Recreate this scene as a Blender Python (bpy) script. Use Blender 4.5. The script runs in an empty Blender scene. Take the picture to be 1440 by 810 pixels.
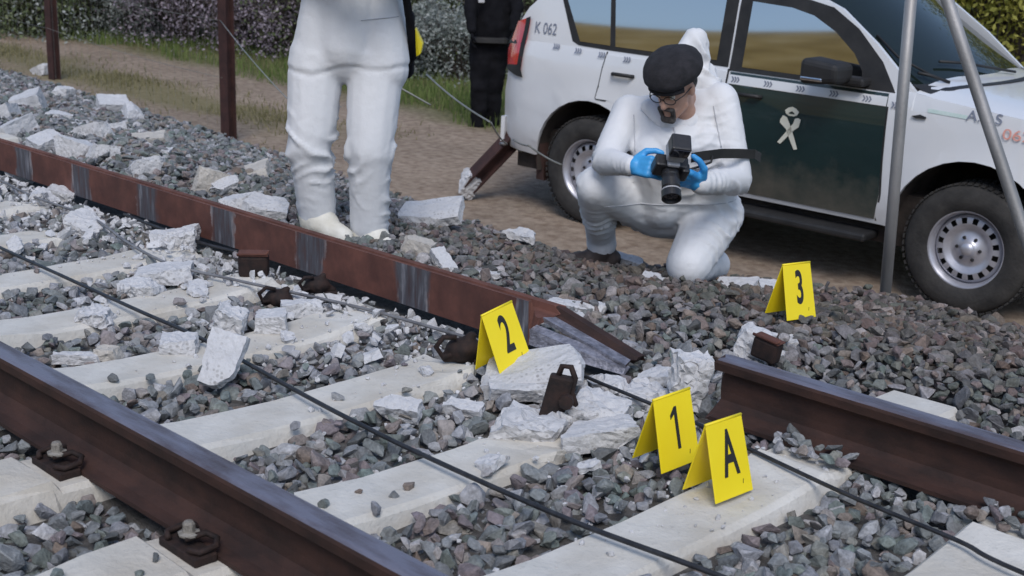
import bpy, bmesh, math, random
import numpy as np
from mathutils import Vector, Matrix, Euler, noise as mnoise

# ------------------------------------------------------------------ camera, world, sun, exposure
SC = bpy.context.scene
COL = SC.collection
FPX, YAW, PIT, ROLL = 1878.5, 0.77451, 0.26961, 0.03207
CAM = Vector((2.9408, -1.5153, 1.3554))
FW = Vector((-math.sin(YAW)*math.cos(PIT), math.cos(YAW)*math.cos(PIT), -math.sin(PIT)))
_r = FW.cross(Vector((0, 0, 1))).normalized(); _u = _r.cross(FW)
RT = _r*math.cos(ROLL) + _u*math.sin(ROLL)
UP = -_r*math.sin(ROLL) + _u*math.cos(ROLL)
HF = Vector((-math.sin(YAW), math.cos(YAW), 0)); HR = Vector((math.cos(YAW), math.sin(YAW), 0))
cam = bpy.data.cameras.new('camera'); camo = bpy.data.objects.new('camera', cam); COL.objects.link(camo)
cam.sensor_fit = 'HORIZONTAL'; cam.sensor_width = 36; cam.lens = FPX/1440*36
cam.dof.use_dof = True; cam.dof.focus_distance = 4.3; cam.dof.aperture_fstop = 6.3
cam.clip_start = 0.05; cam.clip_end = 2000
M = Matrix((RT, UP, -FW)).transposed().to_4x4(); M.translation = CAM
camo.matrix_world = M
SC.camera = camo

SUN_TO = Vector((0.50, -0.48, 0.80)).normalized()
w = bpy.data.worlds.new('World'); SC.world = w; w.use_nodes = True
nt = w.node_tree; nt.nodes.clear()
sky = nt.nodes.new('ShaderNodeTexSky'); sky.sky_type = 'NISHITA'; sky.sun_disc = False
sky.sun_elevation = math.asin(SUN_TO.z); sky.sun_rotation = math.atan2(SUN_TO.x, SUN_TO.y)
sky.air_density = 1.0; sky.dust_density = 1.0; sky.ozone_density = 1.0
bg = nt.nodes.new('ShaderNodeBackground'); bg.inputs[1].default_value = 0.115
wo = nt.nodes.new('ShaderNodeOutputWorld')
nt.links.new(sky.outputs[0], bg.inputs[0]); nt.links.new(bg.outputs[0], wo.inputs[0])
sun = bpy.data.lights.new('sun', 'SUN'); sun.energy = 1.35; sun.angle = math.radians(26); sun.color = (1.0, 0.97, 0.94)
suno = bpy.data.objects.new('sun', sun); COL.objects.link(suno)
suno.rotation_euler = (-SUN_TO).to_track_quat('-Z', 'Y').to_euler()
SC.view_settings.view_transform = 'Standard'; SC.view_settings.look = 'None'
SC.view_settings.gamma = 1.0; SC.view_settings.exposure = 0.5
SC.render.resolution_x = 1024; SC.render.resolution_y = 576

random.seed(7); RNG = np.random.default_rng(7)
R = math.radians

# ------------------------------------------------------------------ helpers
def ray(px, py):
    return FW + RT*((px-720)/FPX) - UP*((py-405)/FPX)
def W(px, py, D):            # point seen at (px,py), D metres ahead on the level
    d = ray(px, py); return CAM + d*(D/d.dot(HF))
def WZ(px, py, z):           # point seen at (px,py) at height z
    d = ray(px, py); return CAM + d*((z-CAM.z)/d.z)
def proj_np(P):
    d = P - np.array(CAM); z = d@np.array(FW)
    return 720+FPX*(d@np.array(RT))/z, 405-FPX*(d@np.array(UP))/z, z

def tag(o, label=None, cat=None, group=None, kind=None):
    if label: o['label'] = label
    if cat: o['category'] = cat
    if group: o['group'] = group
    if kind: o['kind'] = kind
    return o
def link(name, me, mat=None, parent=None):
    o = bpy.data.objects.new(name, me); COL.objects.link(o)
    if mat is not None and me is not None and not me.materials:
        for m in (mat if isinstance(mat, (list, tuple)) else [mat]): me.materials.append(m)
    if parent: o.parent = parent
    return o
def thing(name, label, cat, loc=(0, 0, 0), rot=(0, 0, 0), group=None, matrix=None):
    o = bpy.data.objects.new(name, None); COL.objects.link(o); o.empty_display_size = 0.1
    if matrix is not None: o.matrix_world = matrix
    else: o.location = loc; o.rotation_euler = rot
    return tag(o, label, cat, group)
def pmesh(name, V, F, smooth=False):
    me = bpy.data.meshes.new(name); me.from_pydata([tuple(v) for v in V], [], F); me.update()
    if smooth: me.polygons.foreach_set('use_smooth', [True]*len(me.polygons))
    return me
def npmesh(name, V, T, smooth=False):       # V (n,3), T (m,k) int
    me = bpy.data.meshes.new(name); k = T.shape[1]
    me.vertices.add(len(V)); me.vertices.foreach_set('co', np.ascontiguousarray(V, np.float32).ravel())
    me.loops.add(T.size); me.loops.foreach_set('vertex_index', np.ascontiguousarray(T, np.int32).ravel())
    me.polygons.add(len(T)); me.polygons.foreach_set('loop_start', np.arange(0, T.size, k, dtype=np.int32))
    me.polygons.foreach_set('loop_total', np.full(len(T), k, np.int32))
    me.polygons.foreach_set('use_smooth', np.full(len(T), bool(smooth)))
    me.update(); me.validate(); return me
def bmesh_to(name, bm, smooth=False):
    bmesh.ops.recalc_face_normals(bm, faces=bm.faces)
    me = bpy.data.meshes.new(name); bm.to_mesh(me); bm.free()
    if smooth: me.polygons.foreach_set('use_smooth', [True]*len(me.polygons))
    return me
def thicken(bm, t, direc=None):
    # give an open sheet real thickness: offset copy of the sheet plus a rim
    bm.normal_update(); bm.verts.index_update()
    bnd = [e for e in bm.edges if e.is_boundary]; faces = bm.faces[:]; verts = bm.verts[:]
    cp = {v: bm.verts.new(v.co - (direc(v.co) if direc else v.normal)*t) for v in verts}
    for f in faces: bm.faces.new([cp[v] for v in reversed(f.verts)])
    for e in bnd:
        a, b = e.verts; l = e.link_faces[0]; vs = list(l.verts); i = vs.index(a)
        if vs[(i+1) % len(vs)] != b: a, b = b, a
        bm.faces.new([b, a, cp[a], cp[b]])
class MB:
    def __init__(s): s.V = []; s.F = []
    def add(s, V, F):
        n = len(s.V); s.V += [Vector(v) for v in V]; s.F += [[i+n for i in f] for f in F]; return s
    def box(s, a, b, m=None):
        (x0, y0, z0), (x1, y1, z1) = a, b
        V = [Vector(v) for v in ((x0,y0,z0),(x1,y0,z0),(x1,y1,z0),(x0,y1,z0),(x0,y0,z1),(x1,y0,z1),(x1,y1,z1),(x0,y1,z1))]
        if m: V = [m @ v for v in V]
        return s.add(V, [[0,3,2,1],[4,5,6,7],[0,1,5,4],[1,2,6,5],[2,3,7,6],[3,0,4,7]])
    def tube(s, pts, rad, seg=8, cap=True):
        pts = [Vector(p) for p in pts]; n = len(pts); V = []; F = []
        rs = rad if isinstance(rad, (list, tuple)) else [rad]*n
        prev = None
        for i, p in enumerate(pts):
            t = (pts[min(i+1, n-1)]-pts[max(i-1, 0)]).normalized()
            if prev is None: a = t.orthogonal().normalized()
            else: a = (prev - t*prev.dot(t)); a = a.normalized() if a.length > 1e-6 else t.orthogonal().normalized()
            prev = a; b = t.cross(a)
            for k in range(seg):
                an = 2*math.pi*k/seg; V.append(p+(a*math.cos(an)+b*math.sin(an))*rs[i])
        for i in range(n-1):
            for k in range(seg):
                F.append([i*seg+k, i*seg+(k+1) % seg, (i+1)*seg+(k+1) % seg, (i+1)*seg+k])
        if cap: F.append(list(range(seg))[::-1]); F.append(list(range((n-1)*seg, n*seg)))
        return s.add(V, F)
    def lathe(s, prof, seg=32, m=None, closed=False):   # prof (r,h) about local Y axis
        V = []; F = []; n = len(prof)
        for k in range(seg):
            an = 2*math.pi*k/seg
            for r, h in prof: V.append(Vector((r*math.cos(an), h, r*math.sin(an))))
        for k in range(seg):
            q = (k+1) % seg
            for i in range(n-1 if not closed else n):
                j = (i+1) % n
                F.append([k*n+i, k*n+j, q*n+j, q*n+i])
        if m: V = [m @ v for v in V]
        return s.add(V, F)
    def mesh(s, name, smooth=False): 
        me = pmesh(name, s.V, s.F); 
        bm = bmesh.new(); bm.from_mesh(me); bmesh.ops.recalc_face_normals(bm, faces=bm.faces); bm.to_mesh(me); bm.free()
        if smooth: me.polygons.foreach_set('use_smooth', [True]*len(me.polygons))
        return me
    def build(s, name, mat, parent=None, smooth=False): return link(name, s.mesh(name, smooth), mat, parent)
def bevel(me, w=0.006, seg=2):
    bm = bmesh.new(); bm.from_mesh(me)
    bmesh.ops.bevel(bm, geom=[e for e in bm.edges if len(e.link_faces) == 2 and e.calc_face_angle(0) > 0.5], offset=w, segments=seg, profile=0.5, affect='EDGES')
    bm.to_mesh(me); bm.free(); return me

# ------------------------------------------------------------------ materials
def newmat(name):
    m = bpy.data.materials.new(name); m.use_nodes = True
    n = m.node_tree; b = n.nodes['Principled BSDF']; return m, n, b
def N(n, t, **k):
    o = n.nodes.new(t)
    for a, v in k.items(): setattr(o, a, v)
    return o
def ramp(n, fac, stops, interp='LINEAR'):
    r = N(n, 'ShaderNodeValToRGB'); cr = r.color_ramp; cr.interpolation = interp
    while len(cr.elements) < len(stops): cr.elements.new(0.5)
    for e, (p, c) in zip(cr.elements, stops): e.position = p; e.color = (*c, 1) if len(c) == 3 else c
    n.links.new(fac, r.inputs[0]); return r.outputs[0]
def tex(n, scale, detail=5, rough=0.6, coord='Object', stretch=None, dist=0.0):
    tc = N(n, 'ShaderNodeTexCoord'); src = tc.outputs[coord]
    if coord == 'World': pass
    if stretch:
        mp = N(n, 'ShaderNodeMapping'); mp.inputs['Scale'].default_value = stretch
        n.links.new(src, mp.inputs[0]); src = mp.outputs[0]
    t = N(n, 'ShaderNodeTexNoise'); t.inputs['Scale'].default_value = scale; t.inputs['Detail'].default_value = detail
    t.inputs['Roughness'].default_value = rough; t.inputs['Distortion'].default_value = dist
    n.links.new(src, t.inputs['Vector']); return t.outputs['Fac']
def mixc(n, fac, a, b, mode='MIX'):
    m = N(n, 'ShaderNodeMix', data_type='RGBA', blend_type=mode)
    for s, v in ((m.inputs[0], fac), (m.inputs[6], a), (m.inputs[7], b)):
        if hasattr(v, 'is_linked') or hasattr(v, 'links'): n.links.new(v, s)
        elif isinstance(v, (int, float)): s.default_value = v
        else: s.default_value = (*v, 1)
    return m.outputs[2]
def mth(n, op, a, b=None):
    m = N(n, 'ShaderNodeMath', operation=op)
    for s, v in zip(m.inputs, (a, b)):
        if v is None: continue
        if isinstance(v, (int, float)): s.default_value = v
        else: n.links.new(v, s)
    return m.outputs[0]
def bump(n, b, h, strength, dist=0.01):
    bp = N(n, 'ShaderNodeBump'); bp.inputs['Strength'].default_value = strength; bp.inputs['Distance'].default_value = dist
    n.links.new(h, bp.inputs['Height']); n.links.new(bp.outputs[0], b.inputs['Normal'])
def nmat(name, c1, c2, scale=8, rough=0.8, bs=0.3, bscale=None, metal=0, lo=0.35, hi=0.65, bd=0.01, stretch=None, coat=0, spec=0.5):
    m, n, b = newmat(name)
    f = tex(n, scale, 6, 0.6, stretch=stretch)
    n.links.new(ramp(n, f, [(lo, c1), (hi, c2)]), b.inputs['Base Color'])
    b.inputs['Roughness'].default_value = rough; b.inputs['Metallic'].default_value = metal
    b.inputs['Coat Weight'].default_value = coat; b.inputs['Coat Roughness'].default_value = 0.05
    b.inputs['Specular IOR Level'].default_value = spec
    if bs: bump(n, b, tex(n, bscale or scale*6, 5, 0.6), bs, bd)
    return m

def stone_mat():
    m, n, b = newmat('ballast stone')
    g = N(n, 'ShaderNodeNewGeometry'); oi = N(n, 'ShaderNodeObjectInfo')
    rnd = mth(n, 'FRACT', mth(n, 'ADD', g.outputs['Random Per Island'], oi.outputs['Random']))
    base = ramp(n, rnd, [(0.0, (.085, .09, .09)), (0.14, (.22, .23, .24)), (0.28, (.12, .14, .125)), (0.40, (.33, .33, .35)), (0.50, (.145, .15, .165)),
                         (0.60, (.16, .20, .185)), (0.70, (.26, .22, .19)), (0.80, (.19, .16, .175)), (0.87, (.16, .125, .10)), (0.94, (.46, .46, .475)), (1.0, (.10, .11, .115))])
    sp = N(n, 'ShaderNodeSeparateXYZ'); n.links.new(g.outputs['Position'], sp.inputs[0])
    # shoulder ballast beyond the far rail is browner, older stone
    sh = N(n, 'ShaderNodeMapRange'); n.links.new(sp.outputs[1], sh.inputs[0]); sh.inputs[1].default_value = 1.7; sh.inputs[2].default_value = 2.6
    xr = N(n, 'ShaderNodeMapRange'); n.links.new(sp.outputs[0], xr.inputs[0]); xr.inputs[1].default_value = -3.5; xr.inputs[2].default_value = -0.8
    shf = mth(n, 'MULTIPLY', sh.outputs[0], xr.outputs[0])
    base = mixc(n, mth(n, 'MULTIPLY', shf, 0.9), base, (.60, .49, .42), 'MULTIPLY')
    # surface mottling
    t = N(n, 'ShaderNodeTexNoise'); t.inputs['Scale'].default_value = 38; t.inputs['Detail'].default_value = 5
    n.links.new(g.outputs['Position'], t.inputs['Vector'])
    t3 = N(n, 'ShaderNodeTexNoise'); t3.inputs['Scale'].default_value = 130; t3.inputs['Detail'].default_value = 4; n.links.new(g.outputs['Position'], t3.inputs['Vector'])
    base = mixc(n, .5, base, ramp(n, t3.outputs[0], [(.35, (.6, .6, .6)), (.65, (1.3, 1.3, 1.3))]), 'MULTIPLY')
    col = mixc(n, 0.6, base, ramp(n, t.outputs[0], [(0.3, (.45, .45, .45)), (0.7, (1.4, 1.4, 1.42))]), 'MULTIPLY')
    # pale concrete dust, in patches through the smashed stretch
    t2 = N(n, 'ShaderNodeTexNoise'); t2.inputs['Scale'].default_value = 2.6; t2.inputs['Detail'].default_value = 4
    n.links.new(g.outputs['Position'], t2.inputs['Vector'])
    dx = N(n, 'ShaderNodeMapRange'); n.links.new(sp.outputs[0], dx.inputs[0]); dx.inputs[1].default_value = 1.3; dx.inputs[2].default_value = 0.3
    dy = N(n, 'ShaderNodeMapRange'); n.links.new(mth(n, 'ABSOLUTE', mth(n, 'SUBTRACT', sp.outputs[1], 1.2)), dy.inputs[0]); dy.inputs[1].default_value = 0.9; dy.inputs[2].default_value = 0.15
    dm = mth(n, 'MULTIPLY', mth(n, 'MULTIPLY', dx.outputs[0], dy.outputs[0]), ramp(n, t2.outputs[0], [(0.42, (0, 0, 0)), (0.62, (1, 1, 1))]))
    col = mixc(n, mth(n, 'MULTIPLY', dm, 0.42), col, (.46, .46, .47))
    n.links.new(col, b.inputs['Base Color']); b.inputs['Roughness'].default_value = 0.82
    bump(n, b, mth(n, 'ADD', t.outputs[0], mth(n, 'MULTIPLY', t3.outputs[0], .5)), 0.7, 0.008); return m

MT = {}
MT['stone'] = stone_mat()
def concrete(name, c1, c2, c3=None, agg=False):
    m, n, b = newmat(name)
    f = tex(n, 5, 8, 0.65); f2 = tex(n, 60, 4, 0.6); f3 = tex(n, 1.7, 4, 0.6)
    c = ramp(n, f, [(0.3, c1), (0.68, c2)])
    c = mixc(n, ramp(n, f2, [(0.60, (0, 0, 0)), (0.80, (.7, .7, .7))]), c, tuple(x*0.68 for x in c1))
    c = mixc(n, mth(n, 'MULTIPLY', ramp(n, f3, [(0.44, (0, 0, 0)), (0.70, (1, 1, 1))]), 0.6), c, c3 or (.34, .30, .24))
    n.links.new(c, b.inputs['Base Color']); b.inputs['Roughness'].default_value = 0.85
    if agg:
        tc = N(n, 'ShaderNodeTexCoord'); vo = N(n, 'ShaderNodeTexVoronoi'); vo.inputs['Scale'].default_value = 62; n.links.new(tc.outputs['Object'], vo.inputs['Vector'])
        sel = mth(n, 'MULTIPLY', ramp(n, vo.outputs['Distance'], [(.22, (1, 1, 1)), (.40, (0, 0, 0))]), ramp(n, f, [(.38, (0, 0, 0)), (.58, (1, 1, 1))]))
        c = mixc(n, mth(n, 'MULTIPLY', sel, .6), c, mixc(n, .6, (.22, .205, .195), ramp(n, vo.outputs['Color'], [(.2, (.12, .115, .11)), (.8, (.62, .61, .60))]))); n.links.new(c, b.inputs['Base Color'])
    bump(n, b, mth(n, 'ADD', f2, mth(n, 'MULTIPLY', f, 1.5)), 0.7 if agg else 0.45, 0.008); return m
MT['concrete'] = concrete('sleeper concrete', (.50, .485, .45), (.66, .64, .60), (.40, .34, .255))
MT['rubble'] = concrete('broken concrete', (.44, .44, .455), (.66, .66, .675), (.36, .34, .32), True)
MT['rubble_beige'] = concrete('weathered concrete', (.40, .37, .33), (.56, .53, .49), (.30, .26, .21), True)
MT['rust'] = nmat('rusted rail steel', (.026, .014, .012), (.062, .029, .022), 7, .75, .3, 90, .2, stretch=(1, 2, 2), bd=.004)
MT['rust_red'] = nmat('red rust', (.085, .032, .022), (.155, .062, .044), 9, .8, .3, 90, .1, bd=.004)
MT['steel'] = nmat('worn rail head', (.085, .055, .052), (.25, .24, .29), 9, .5, .25, 120, .6, lo=.30, hi=.56, stretch=(.35, 2, 2))
MT['dark_rust'] = nmat('dark rusty fitting', (.014, .010, .010), (.040, .022, .018), 30, .8, .4, 150, .3, bd=.003)
MT['fresh'] = nmat('fractured steel', (.17, .17, .20), (.36, .36, .42), 30, .5, .8, 60, .5)
def pad_mat():
    m, n, b = newmat('rail foot underside')
    tc = N(n, 'ShaderNodeTexCoord'); s = N(n, 'ShaderNodeSeparateXYZ'); n.links.new(tc.outputs['Object'], s.inputs[0])
    f = tex(n, 9, 6, .65); streak = tex(n, 40, 4, .6, stretch=(1, .2, .12))
    x = mth(n, 'ADD', s.outputs[0], mth(n, 'MULTIPLY', mth(n, 'SUBTRACT', f, .5), .10))
    ph = mth(n, 'ABSOLUTE', mth(n, 'SUBTRACT', mth(n, 'FRACT', mth(n, 'DIVIDE', mth(n, 'ADD', x, 30.21), .6)), .5))
    f9 = tex(n, 1.3, 3, .5); ph = mth(n, 'ADD', ph, mth(n, 'MULTIPLY', mth(n, 'SUBTRACT', f9, .5), .10)); mk = ramp(n, ph, [(0.12, (1, 1, 1)), (0.155, (0, 0, 0))])
    mk = mth(n, 'MULTIPLY', mk, ramp(n, streak, [(.30, (.45, .45, .45)), (.5, (1, 1, 1))]))
    edge = mth(n, 'MULTIPLY', ramp(n, ph, [(.10, (0, 0, 0)), (.135, (1, 1, 1)), (.15, (1, 1, 1)), (.165, (0, 0, 0))]), ramp(n, streak, [(.48, (0, 0, 0)), (.62, (1, 1, 1))]))
    rust = mixc(n, .7, ramp(n, f, [(.3, (.075, .030, .024)), (.7, (.150, .062, .046))]), ramp(n, tex(n, 3.2, 7, .7), [(.3, (.45, .45, .5)), (.65, (1.25, 1.15, 1.1))]), 'MULTIPLY')
    padc = ramp(n, streak, [(.35, (.045, .045, .055)), (.55, (.085, .085, .10)), (.75, (.26, .26, .29))])
    c = mixc(n, mk, rust, padc); c = mixc(n, mth(n, 'MULTIPLY', edge, .6), c, (.33, .32, .33))
    n.links.new(c, b.inputs['Base Color']); b.inputs['Roughness'].default_value = .7
    bump(n, b, f, .3, .004); return m
MT['pad'] = pad_mat()
MT['cable'] = nmat('black cable sheath', (.012, .012, .014), (.03, .03, .034), 30, .45, .1)
MT['cable_sheen'] = nmat('cable with painted grey sheen', (.10, .10, .11), (.2, .2, .21), 12, .5, .1)  # reflected light on the black sheath, painted in as grey
MT['yellow'] = nmat('yellow plastic', (.86, .66, .010), (.90, .72, .015), 3, .45, .03)
MT['black'] = nmat('black print', (.012, .012, .013), (.02, .02, .02), 10, .6, 0)
MT['suit'] = nmat('white coverall fabric', (.61, .62, .64), (.69, .695, .715), 3, .75, .18, 45, bd=.012)
MT['seam'] = nmat('coverall seam', (.40, .41, .44), (.47, .48, .51), 9, .8, 0)
MT['shoe_cover'] = nmat('off white shoe cover', (.56, .53, .45), (.70, .68, .62), 6, .7, .3, 40)
MT['glove'] = nmat('blue nitrile glove', (.035, .27, .62), (.06, .36, .72), 12, .45, .15, 60)
MT['cap'] = nmat('black wool cap', (.010, .010, .013), (.022, .021, .026), 25, .95, .4, 160)
MT['skin'] = nmat('skin', (.42, .235, .165), (.54, .32, .24), 14, .55, .12, 120)
MT['hair'] = nmat('grey beard', (.03, .025, .022), (.10, .09, .085), 60, .9, .6, 160)
MT['boot'] = nmat('brown boot leather', (.035, .026, .024), (.075, .055, .048), 12, .7, .3)
MT['uniform'] = nmat('black uniform cloth', (.004, .004, .006), (.010, .010, .013), 8, .95, .25, 40, spec=.2)
MT['plastic'] = nmat('black camera plastic', (.012, .012, .014), (.025, .025, .028), 20, .4, .1)
MT['greyplastic'] = nmat('grey flash plastic', (.33, .33, .35), (.42, .42, .44), 20, .4, .05)
MT['galv'] = nmat('galvanised tube', (.26, .255, .25), (.40, .39, .39), 6, .55, .15, 60, .55, stretch=(1, 1, .25))
MT['screw'] = nmat('weathered screw', (.13, .115, .10), (.30, .28, .25), 60, .8, .4, 120)
MT['wire'] = nmat('galvanised wire', (.20, .20, .18), (.30, .30, .28), 9, .5, 0, metal=.4)
MT['post'] = nmat('rusted fence post', (.030, .013, .012), (.062, .025, .021), 9, .8, .3, 80, bd=.004)
MT['paint'] = nmat('white car paint', (.66, .67, .69), (.71, .72, .74), 1.3, .35, 0, coat=.9)
def dirty(m):
    n = m.node_tree; b = n.nodes['Principled BSDF']; src = b.inputs['Base Color'].links[0].from_socket
    tc = N(n, 'ShaderNodeTexCoord'); sp = N(n, 'ShaderNodeSeparateXYZ'); n.links.new(tc.outputs['Object'], sp.inputs[0])
    f = tex(n, 7, 7, .65); mr = N(n, 'ShaderNodeMapRange'); n.links.new(mth(n, 'ADD', sp.outputs[2], mth(n, 'MULTIPLY', mth(n, 'SUBTRACT', f, .5), .5)), mr.inputs[0])
    mr.inputs[1].default_value = .72; mr.inputs[2].default_value = .36; mr.inputs[3].default_value = 0; mr.inputs[4].default_value = .32
    c = mixc(n, mr.outputs[0], src, (.30, .245, .19)); n.links.new(c, b.inputs['Base Color'])
    b.inputs['Roughness'].default_value = .4; n.links.new(mth(n, 'SUBTRACT', .9, mr.outputs[0]), b.inputs['Coat Weight']); return m
MT['green'] = nmat('dark green car paint', (.005, .019, .020), (.007, .025, .025), 1.5, .25, 0, coat=1)
dirty(MT['paint']); dirty(MT['green'])
MT['dark'] = nmat('black trim', (.012, .012, .013), (.025, .024, .024), 8, .6, .1)
MT['liner'] = nmat('dirty wheel arch liner', (.014, .011, .010), (.05, .038, .032), 6, .9, .3)
MT['flap'] = nmat('muddy brown flap', (.035, .016, .013), (.06, .03, .025), 6, .8, .2)
MT['tyre'] = nmat('tyre rubber', (.018, .017, .017), (.045, .042, .039), 7, .85, .4, 50)
MT['rim'] = nmat('silver steel wheel', (.40, .40, .44), (.55, .55, .60), 5, .38, .08, metal=.55)
MT['red'] = nmat('red tail lamp', (.50, .012, .022), (.62, .02, .035), 9, .15, 0, coat=1)
MT['blockblue'] = nmat('blue grey print', (.16, .18, .24), (.22, .24, .30), 30, .5, 0)
MT['redprint'] = nmat('faded red print', (.70, .30, .24), (.74, .36, .30), 30, .5, 0)
MT['teal'] = nmat('faded teal print', (.50, .64, .60), (.60, .70, .67), 60, .5, 0)
MT['cream'] = nmat('cream print', (.66, .64, .52), (.72, .70, .60), 20, .5, 0)
MT['chrome'] = nmat('chrome', (.7, .7, .7), (.8, .8, .8), 5, .12, 0, metal=1)
def glass_mat(name, c, ior):
    m, n, b = newmat(name); b.inputs['Base Color'].default_value = (*c, 1)
    b.inputs['Roughness'].default_value = .03; b.inputs['IOR'].default_value = ior; return m
MT['glass'] = glass_mat('mirror tinted car glass', (.50, .51, .53), 1.5); MT['glass'].node_tree.nodes['Principled BSDF'].inputs['Metallic'].default_value = 1
MT['screen'] = glass_mat('windscreen glass', (.010, .016, .014), 1.38)
MT['lens'] = glass_mat('lens glass', (.02, .02, .03), 1.9)
def leaf_mat(name, a, b_, tr=.25):
    m, n, b = newmat(name); g = N(n, 'ShaderNodeNewGeometry')
    n.links.new(ramp(n, g.outputs['Random Per Island'], [(0, a), (1, b_)]), b.inputs['Base Color'])
    b.inputs['Roughness'].default_value = .75; b.inputs['Specular IOR Level'].default_value = .2
    out = n.nodes['Material Output']; t = N(n, 'ShaderNodeBsdfTranslucent'); mx = N(n, 'ShaderNodeMixShader'); mx.inputs[0].default_value = tr
    n.links.new(ramp(n, g.outputs['Random Per Island'], [(0, a), (1, b_)]), t.inputs[0])
    n.links.new(b.outputs[0], mx.inputs[1]); n.links.new(t.outputs[0], mx.inputs[2]); n.links.new(mx.outputs[0], out.inputs[0]); return m
MT['leaf_green'] = leaf_mat('green leaves', (.09, .13, .06), (.25, .28, .15))
MT['leaf_grey'] = leaf_mat('grey green leaves', (.17, .20, .18), (.42, .44, .42))
MT['leaf_mauve'] = leaf_mat('dry mauve seed heads', (.22, .18, .22), (.45, .39, .45))
MT['leaf_yellow'] = leaf_mat('yellow green leaves', (.22, .23, .05), (.50, .46, .12))
MT['twig'] = nmat('grey brown twig', (.06, .045, .04), (.14, .115, .105), 20, .9, .2)
MT['grass'] = leaf_mat('green grass', (.075, .125, .03), (.19, .23, .08), .2)
MT['dry_grass'] = leaf_mat('dry grass', (.13, .125, .055), (.29, .255, .14), .2)

# ------------------------------------------------------------------ terrain shape
def yedge(x): return np.interp(x, [-40, -10, -6, -3, -1.4, -.5, 0, 1, 6], [4.6, 4.5, 4.1, 3.62, 3.35, 3.75, 4.0, 4.0, 4.1])
def zroad(x): return np.clip(-.752-.0215*(x+3.34), -1.2, -.4)
BT = -.052
def zbed(x, y):
    ye = yedge(x); zr = zroad(x)
    far = np.where(y < 2.25, BT, np.where(y < ye, BT+(y-2.25)/(ye-2.25)*(-.30-BT), np.maximum(-.30-(y-ye)*.62, zr)))
    return np.where(y < -1.15, np.maximum(BT+(y+1.15)*.6, -.70), far)
def zground(x, y):
    b = zbed(x, y)-.02
    far = zroad(x)+np.clip(y-10.2, 0, 60)*.16
    near = -.70+np.clip(-7.-y, 0, 52)*.312
    z = np.where(y > yedge(x)+.45, np.maximum(np.where(y > 10.2, far, zroad(x)), np.where(y < 6, b+.012, -9)), np.where(y < -2.2, near, b-.03))
    s = np.sin(x*1.7+np.sin(y*2.3))*np.sin(y*1.9+x*.4)
    return z+np.where((y > yedge(x)+.7) & (y < 40), .012*s, 0)+np.where(y < -8, np.clip((-8-y)/40, 0, 1)*(1.3*np.sin(x*.045+.6)+.6*np.sin(x*.11+y*.05)), 0)
def grid(xs, ys, zf):
    X, Y = np.meshgrid(xs, ys, indexing='ij'); Z = zf(X, Y)
    V = np.stack([X, Y, Z], -1).reshape(-1, 3); a, b = len(xs), len(ys)
    i = np.arange((a-1)*b).reshape(a-1, b)[:, :-1].ravel()
    return V, np.stack([i, i+b, i+b+1, i+1], -1)
def span(a, b, s): return np.arange(a, b, s)
xs = np.unique(np.concatenate([span(-400, -200, 20), span(-200, -60, 5), span(-60, -24, 2), span(-24, 8, .25), span(8, 40, 2), span(40, 401, 20)]))
ys = np.unique(np.concatenate([span(-400, -60, 20), span(-60, -6, 2), span(-6, 12, .15), span(12, 40, 1), span(40, 401, 20)]))
V, F = grid(xs, ys, zground)
def ground_mat():
    m, n, b = newmat('dirt road and verge')
    g = N(n, 'ShaderNodeNewGeometry'); s = N(n, 'ShaderNodeSeparateXYZ'); n.links.new(g.outputs['Position'], s.inputs[0])
    def nz(sc, d=5):
        t = N(n, 'ShaderNodeTexNoise'); t.inputs['Scale'].default_value = sc; t.inputs['Detail'].default_value = d
        n.links.new(g.outputs['Position'], t.inputs['Vector']); return t.outputs[0]
    n1, n2, n3 = nz(.9), nz(14), nz(70)
    dirt = ramp(n, n2, [(.3, (.22, .165, .125)), (.7, (.38, .31, .245))])
    dirt = mixc(n, .35, dirt, ramp(n, n1, [(.35, (.55, .5, .45)), (.65, (1.2, 1.15, 1.1))]), 'MULTIPLY')
    grass = ramp(n, n2, [(.3, (.07, .08, .03)), (.7, (.17, .165, .075))])
    gold = ramp(n, nz(.35, 8), [(.35, (.27, .17, .04)), (.55, (.46, .31, .10)), (.7, (.56, .43, .21))])
    yj = mth(n, 'ADD', s.outputs[1], mth(n, 'MULTIPLY', mth(n, 'SUBTRACT', n1, .5), 1.3))
    far = ramp(n, mth(n, 'DIVIDE', yj, 20), [(.375, (0, 0, 0)), (.41, (1, 1, 1))])
    c = mixc(n, far, dirt, grass)
    strip = mth(n, 'MULTIPLY', ramp(n, mth(n, 'ABSOLUTE', mth(n, 'SUBTRACT', yj, 6.2)), [(.25, (1, 1, 1)), (.65, (0, 0, 0))]), ramp(n, mth(n, 'DIVIDE', mth(n, 'ADD', s.outputs[0], 20), 20), [(.55, (1, 1, 1)), (.68, (0, 0, 0))]))
    c = mixc(n, mth(n, 'MULTIPLY', strip, .7), c, (.16, .145, .06))
    near = ramp(n, mth(n, 'DIVIDE', mth(n, 'ADD', yj, 10), 10), [(.55, (1, 1, 1)), (.72, (0, 0, 0))])
    c = mixc(n, near, c, gold)
    n.links.new(c, b.inputs['Base Color']); b.inputs['Roughness'].default_value = .95; b.inputs['Specular IOR Level'].default_value = .15
    bump(n, b, mth(n, 'ADD', n2, n3), .6, .03); return m
tag(link('ground', npmesh('ground', V, F, True), ground_mat()), kind='structure')
MT['soil'] = nmat('gritty ballast soil', (.05, .046, .043), (.12, .112, .105), 30, .95, .8, 160)
V, F = grid(span(-16, 6, .1), span(-2.2, 5.0, .1), zbed)
keep = V[F].mean(1)[:, 1] < yedge(V[F].mean(1)[:, 0])+.55
bed = tag(link('ballast_bed', npmesh('ballast_bed', V, F[keep], True), MT['soil']), kind='structure')

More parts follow.
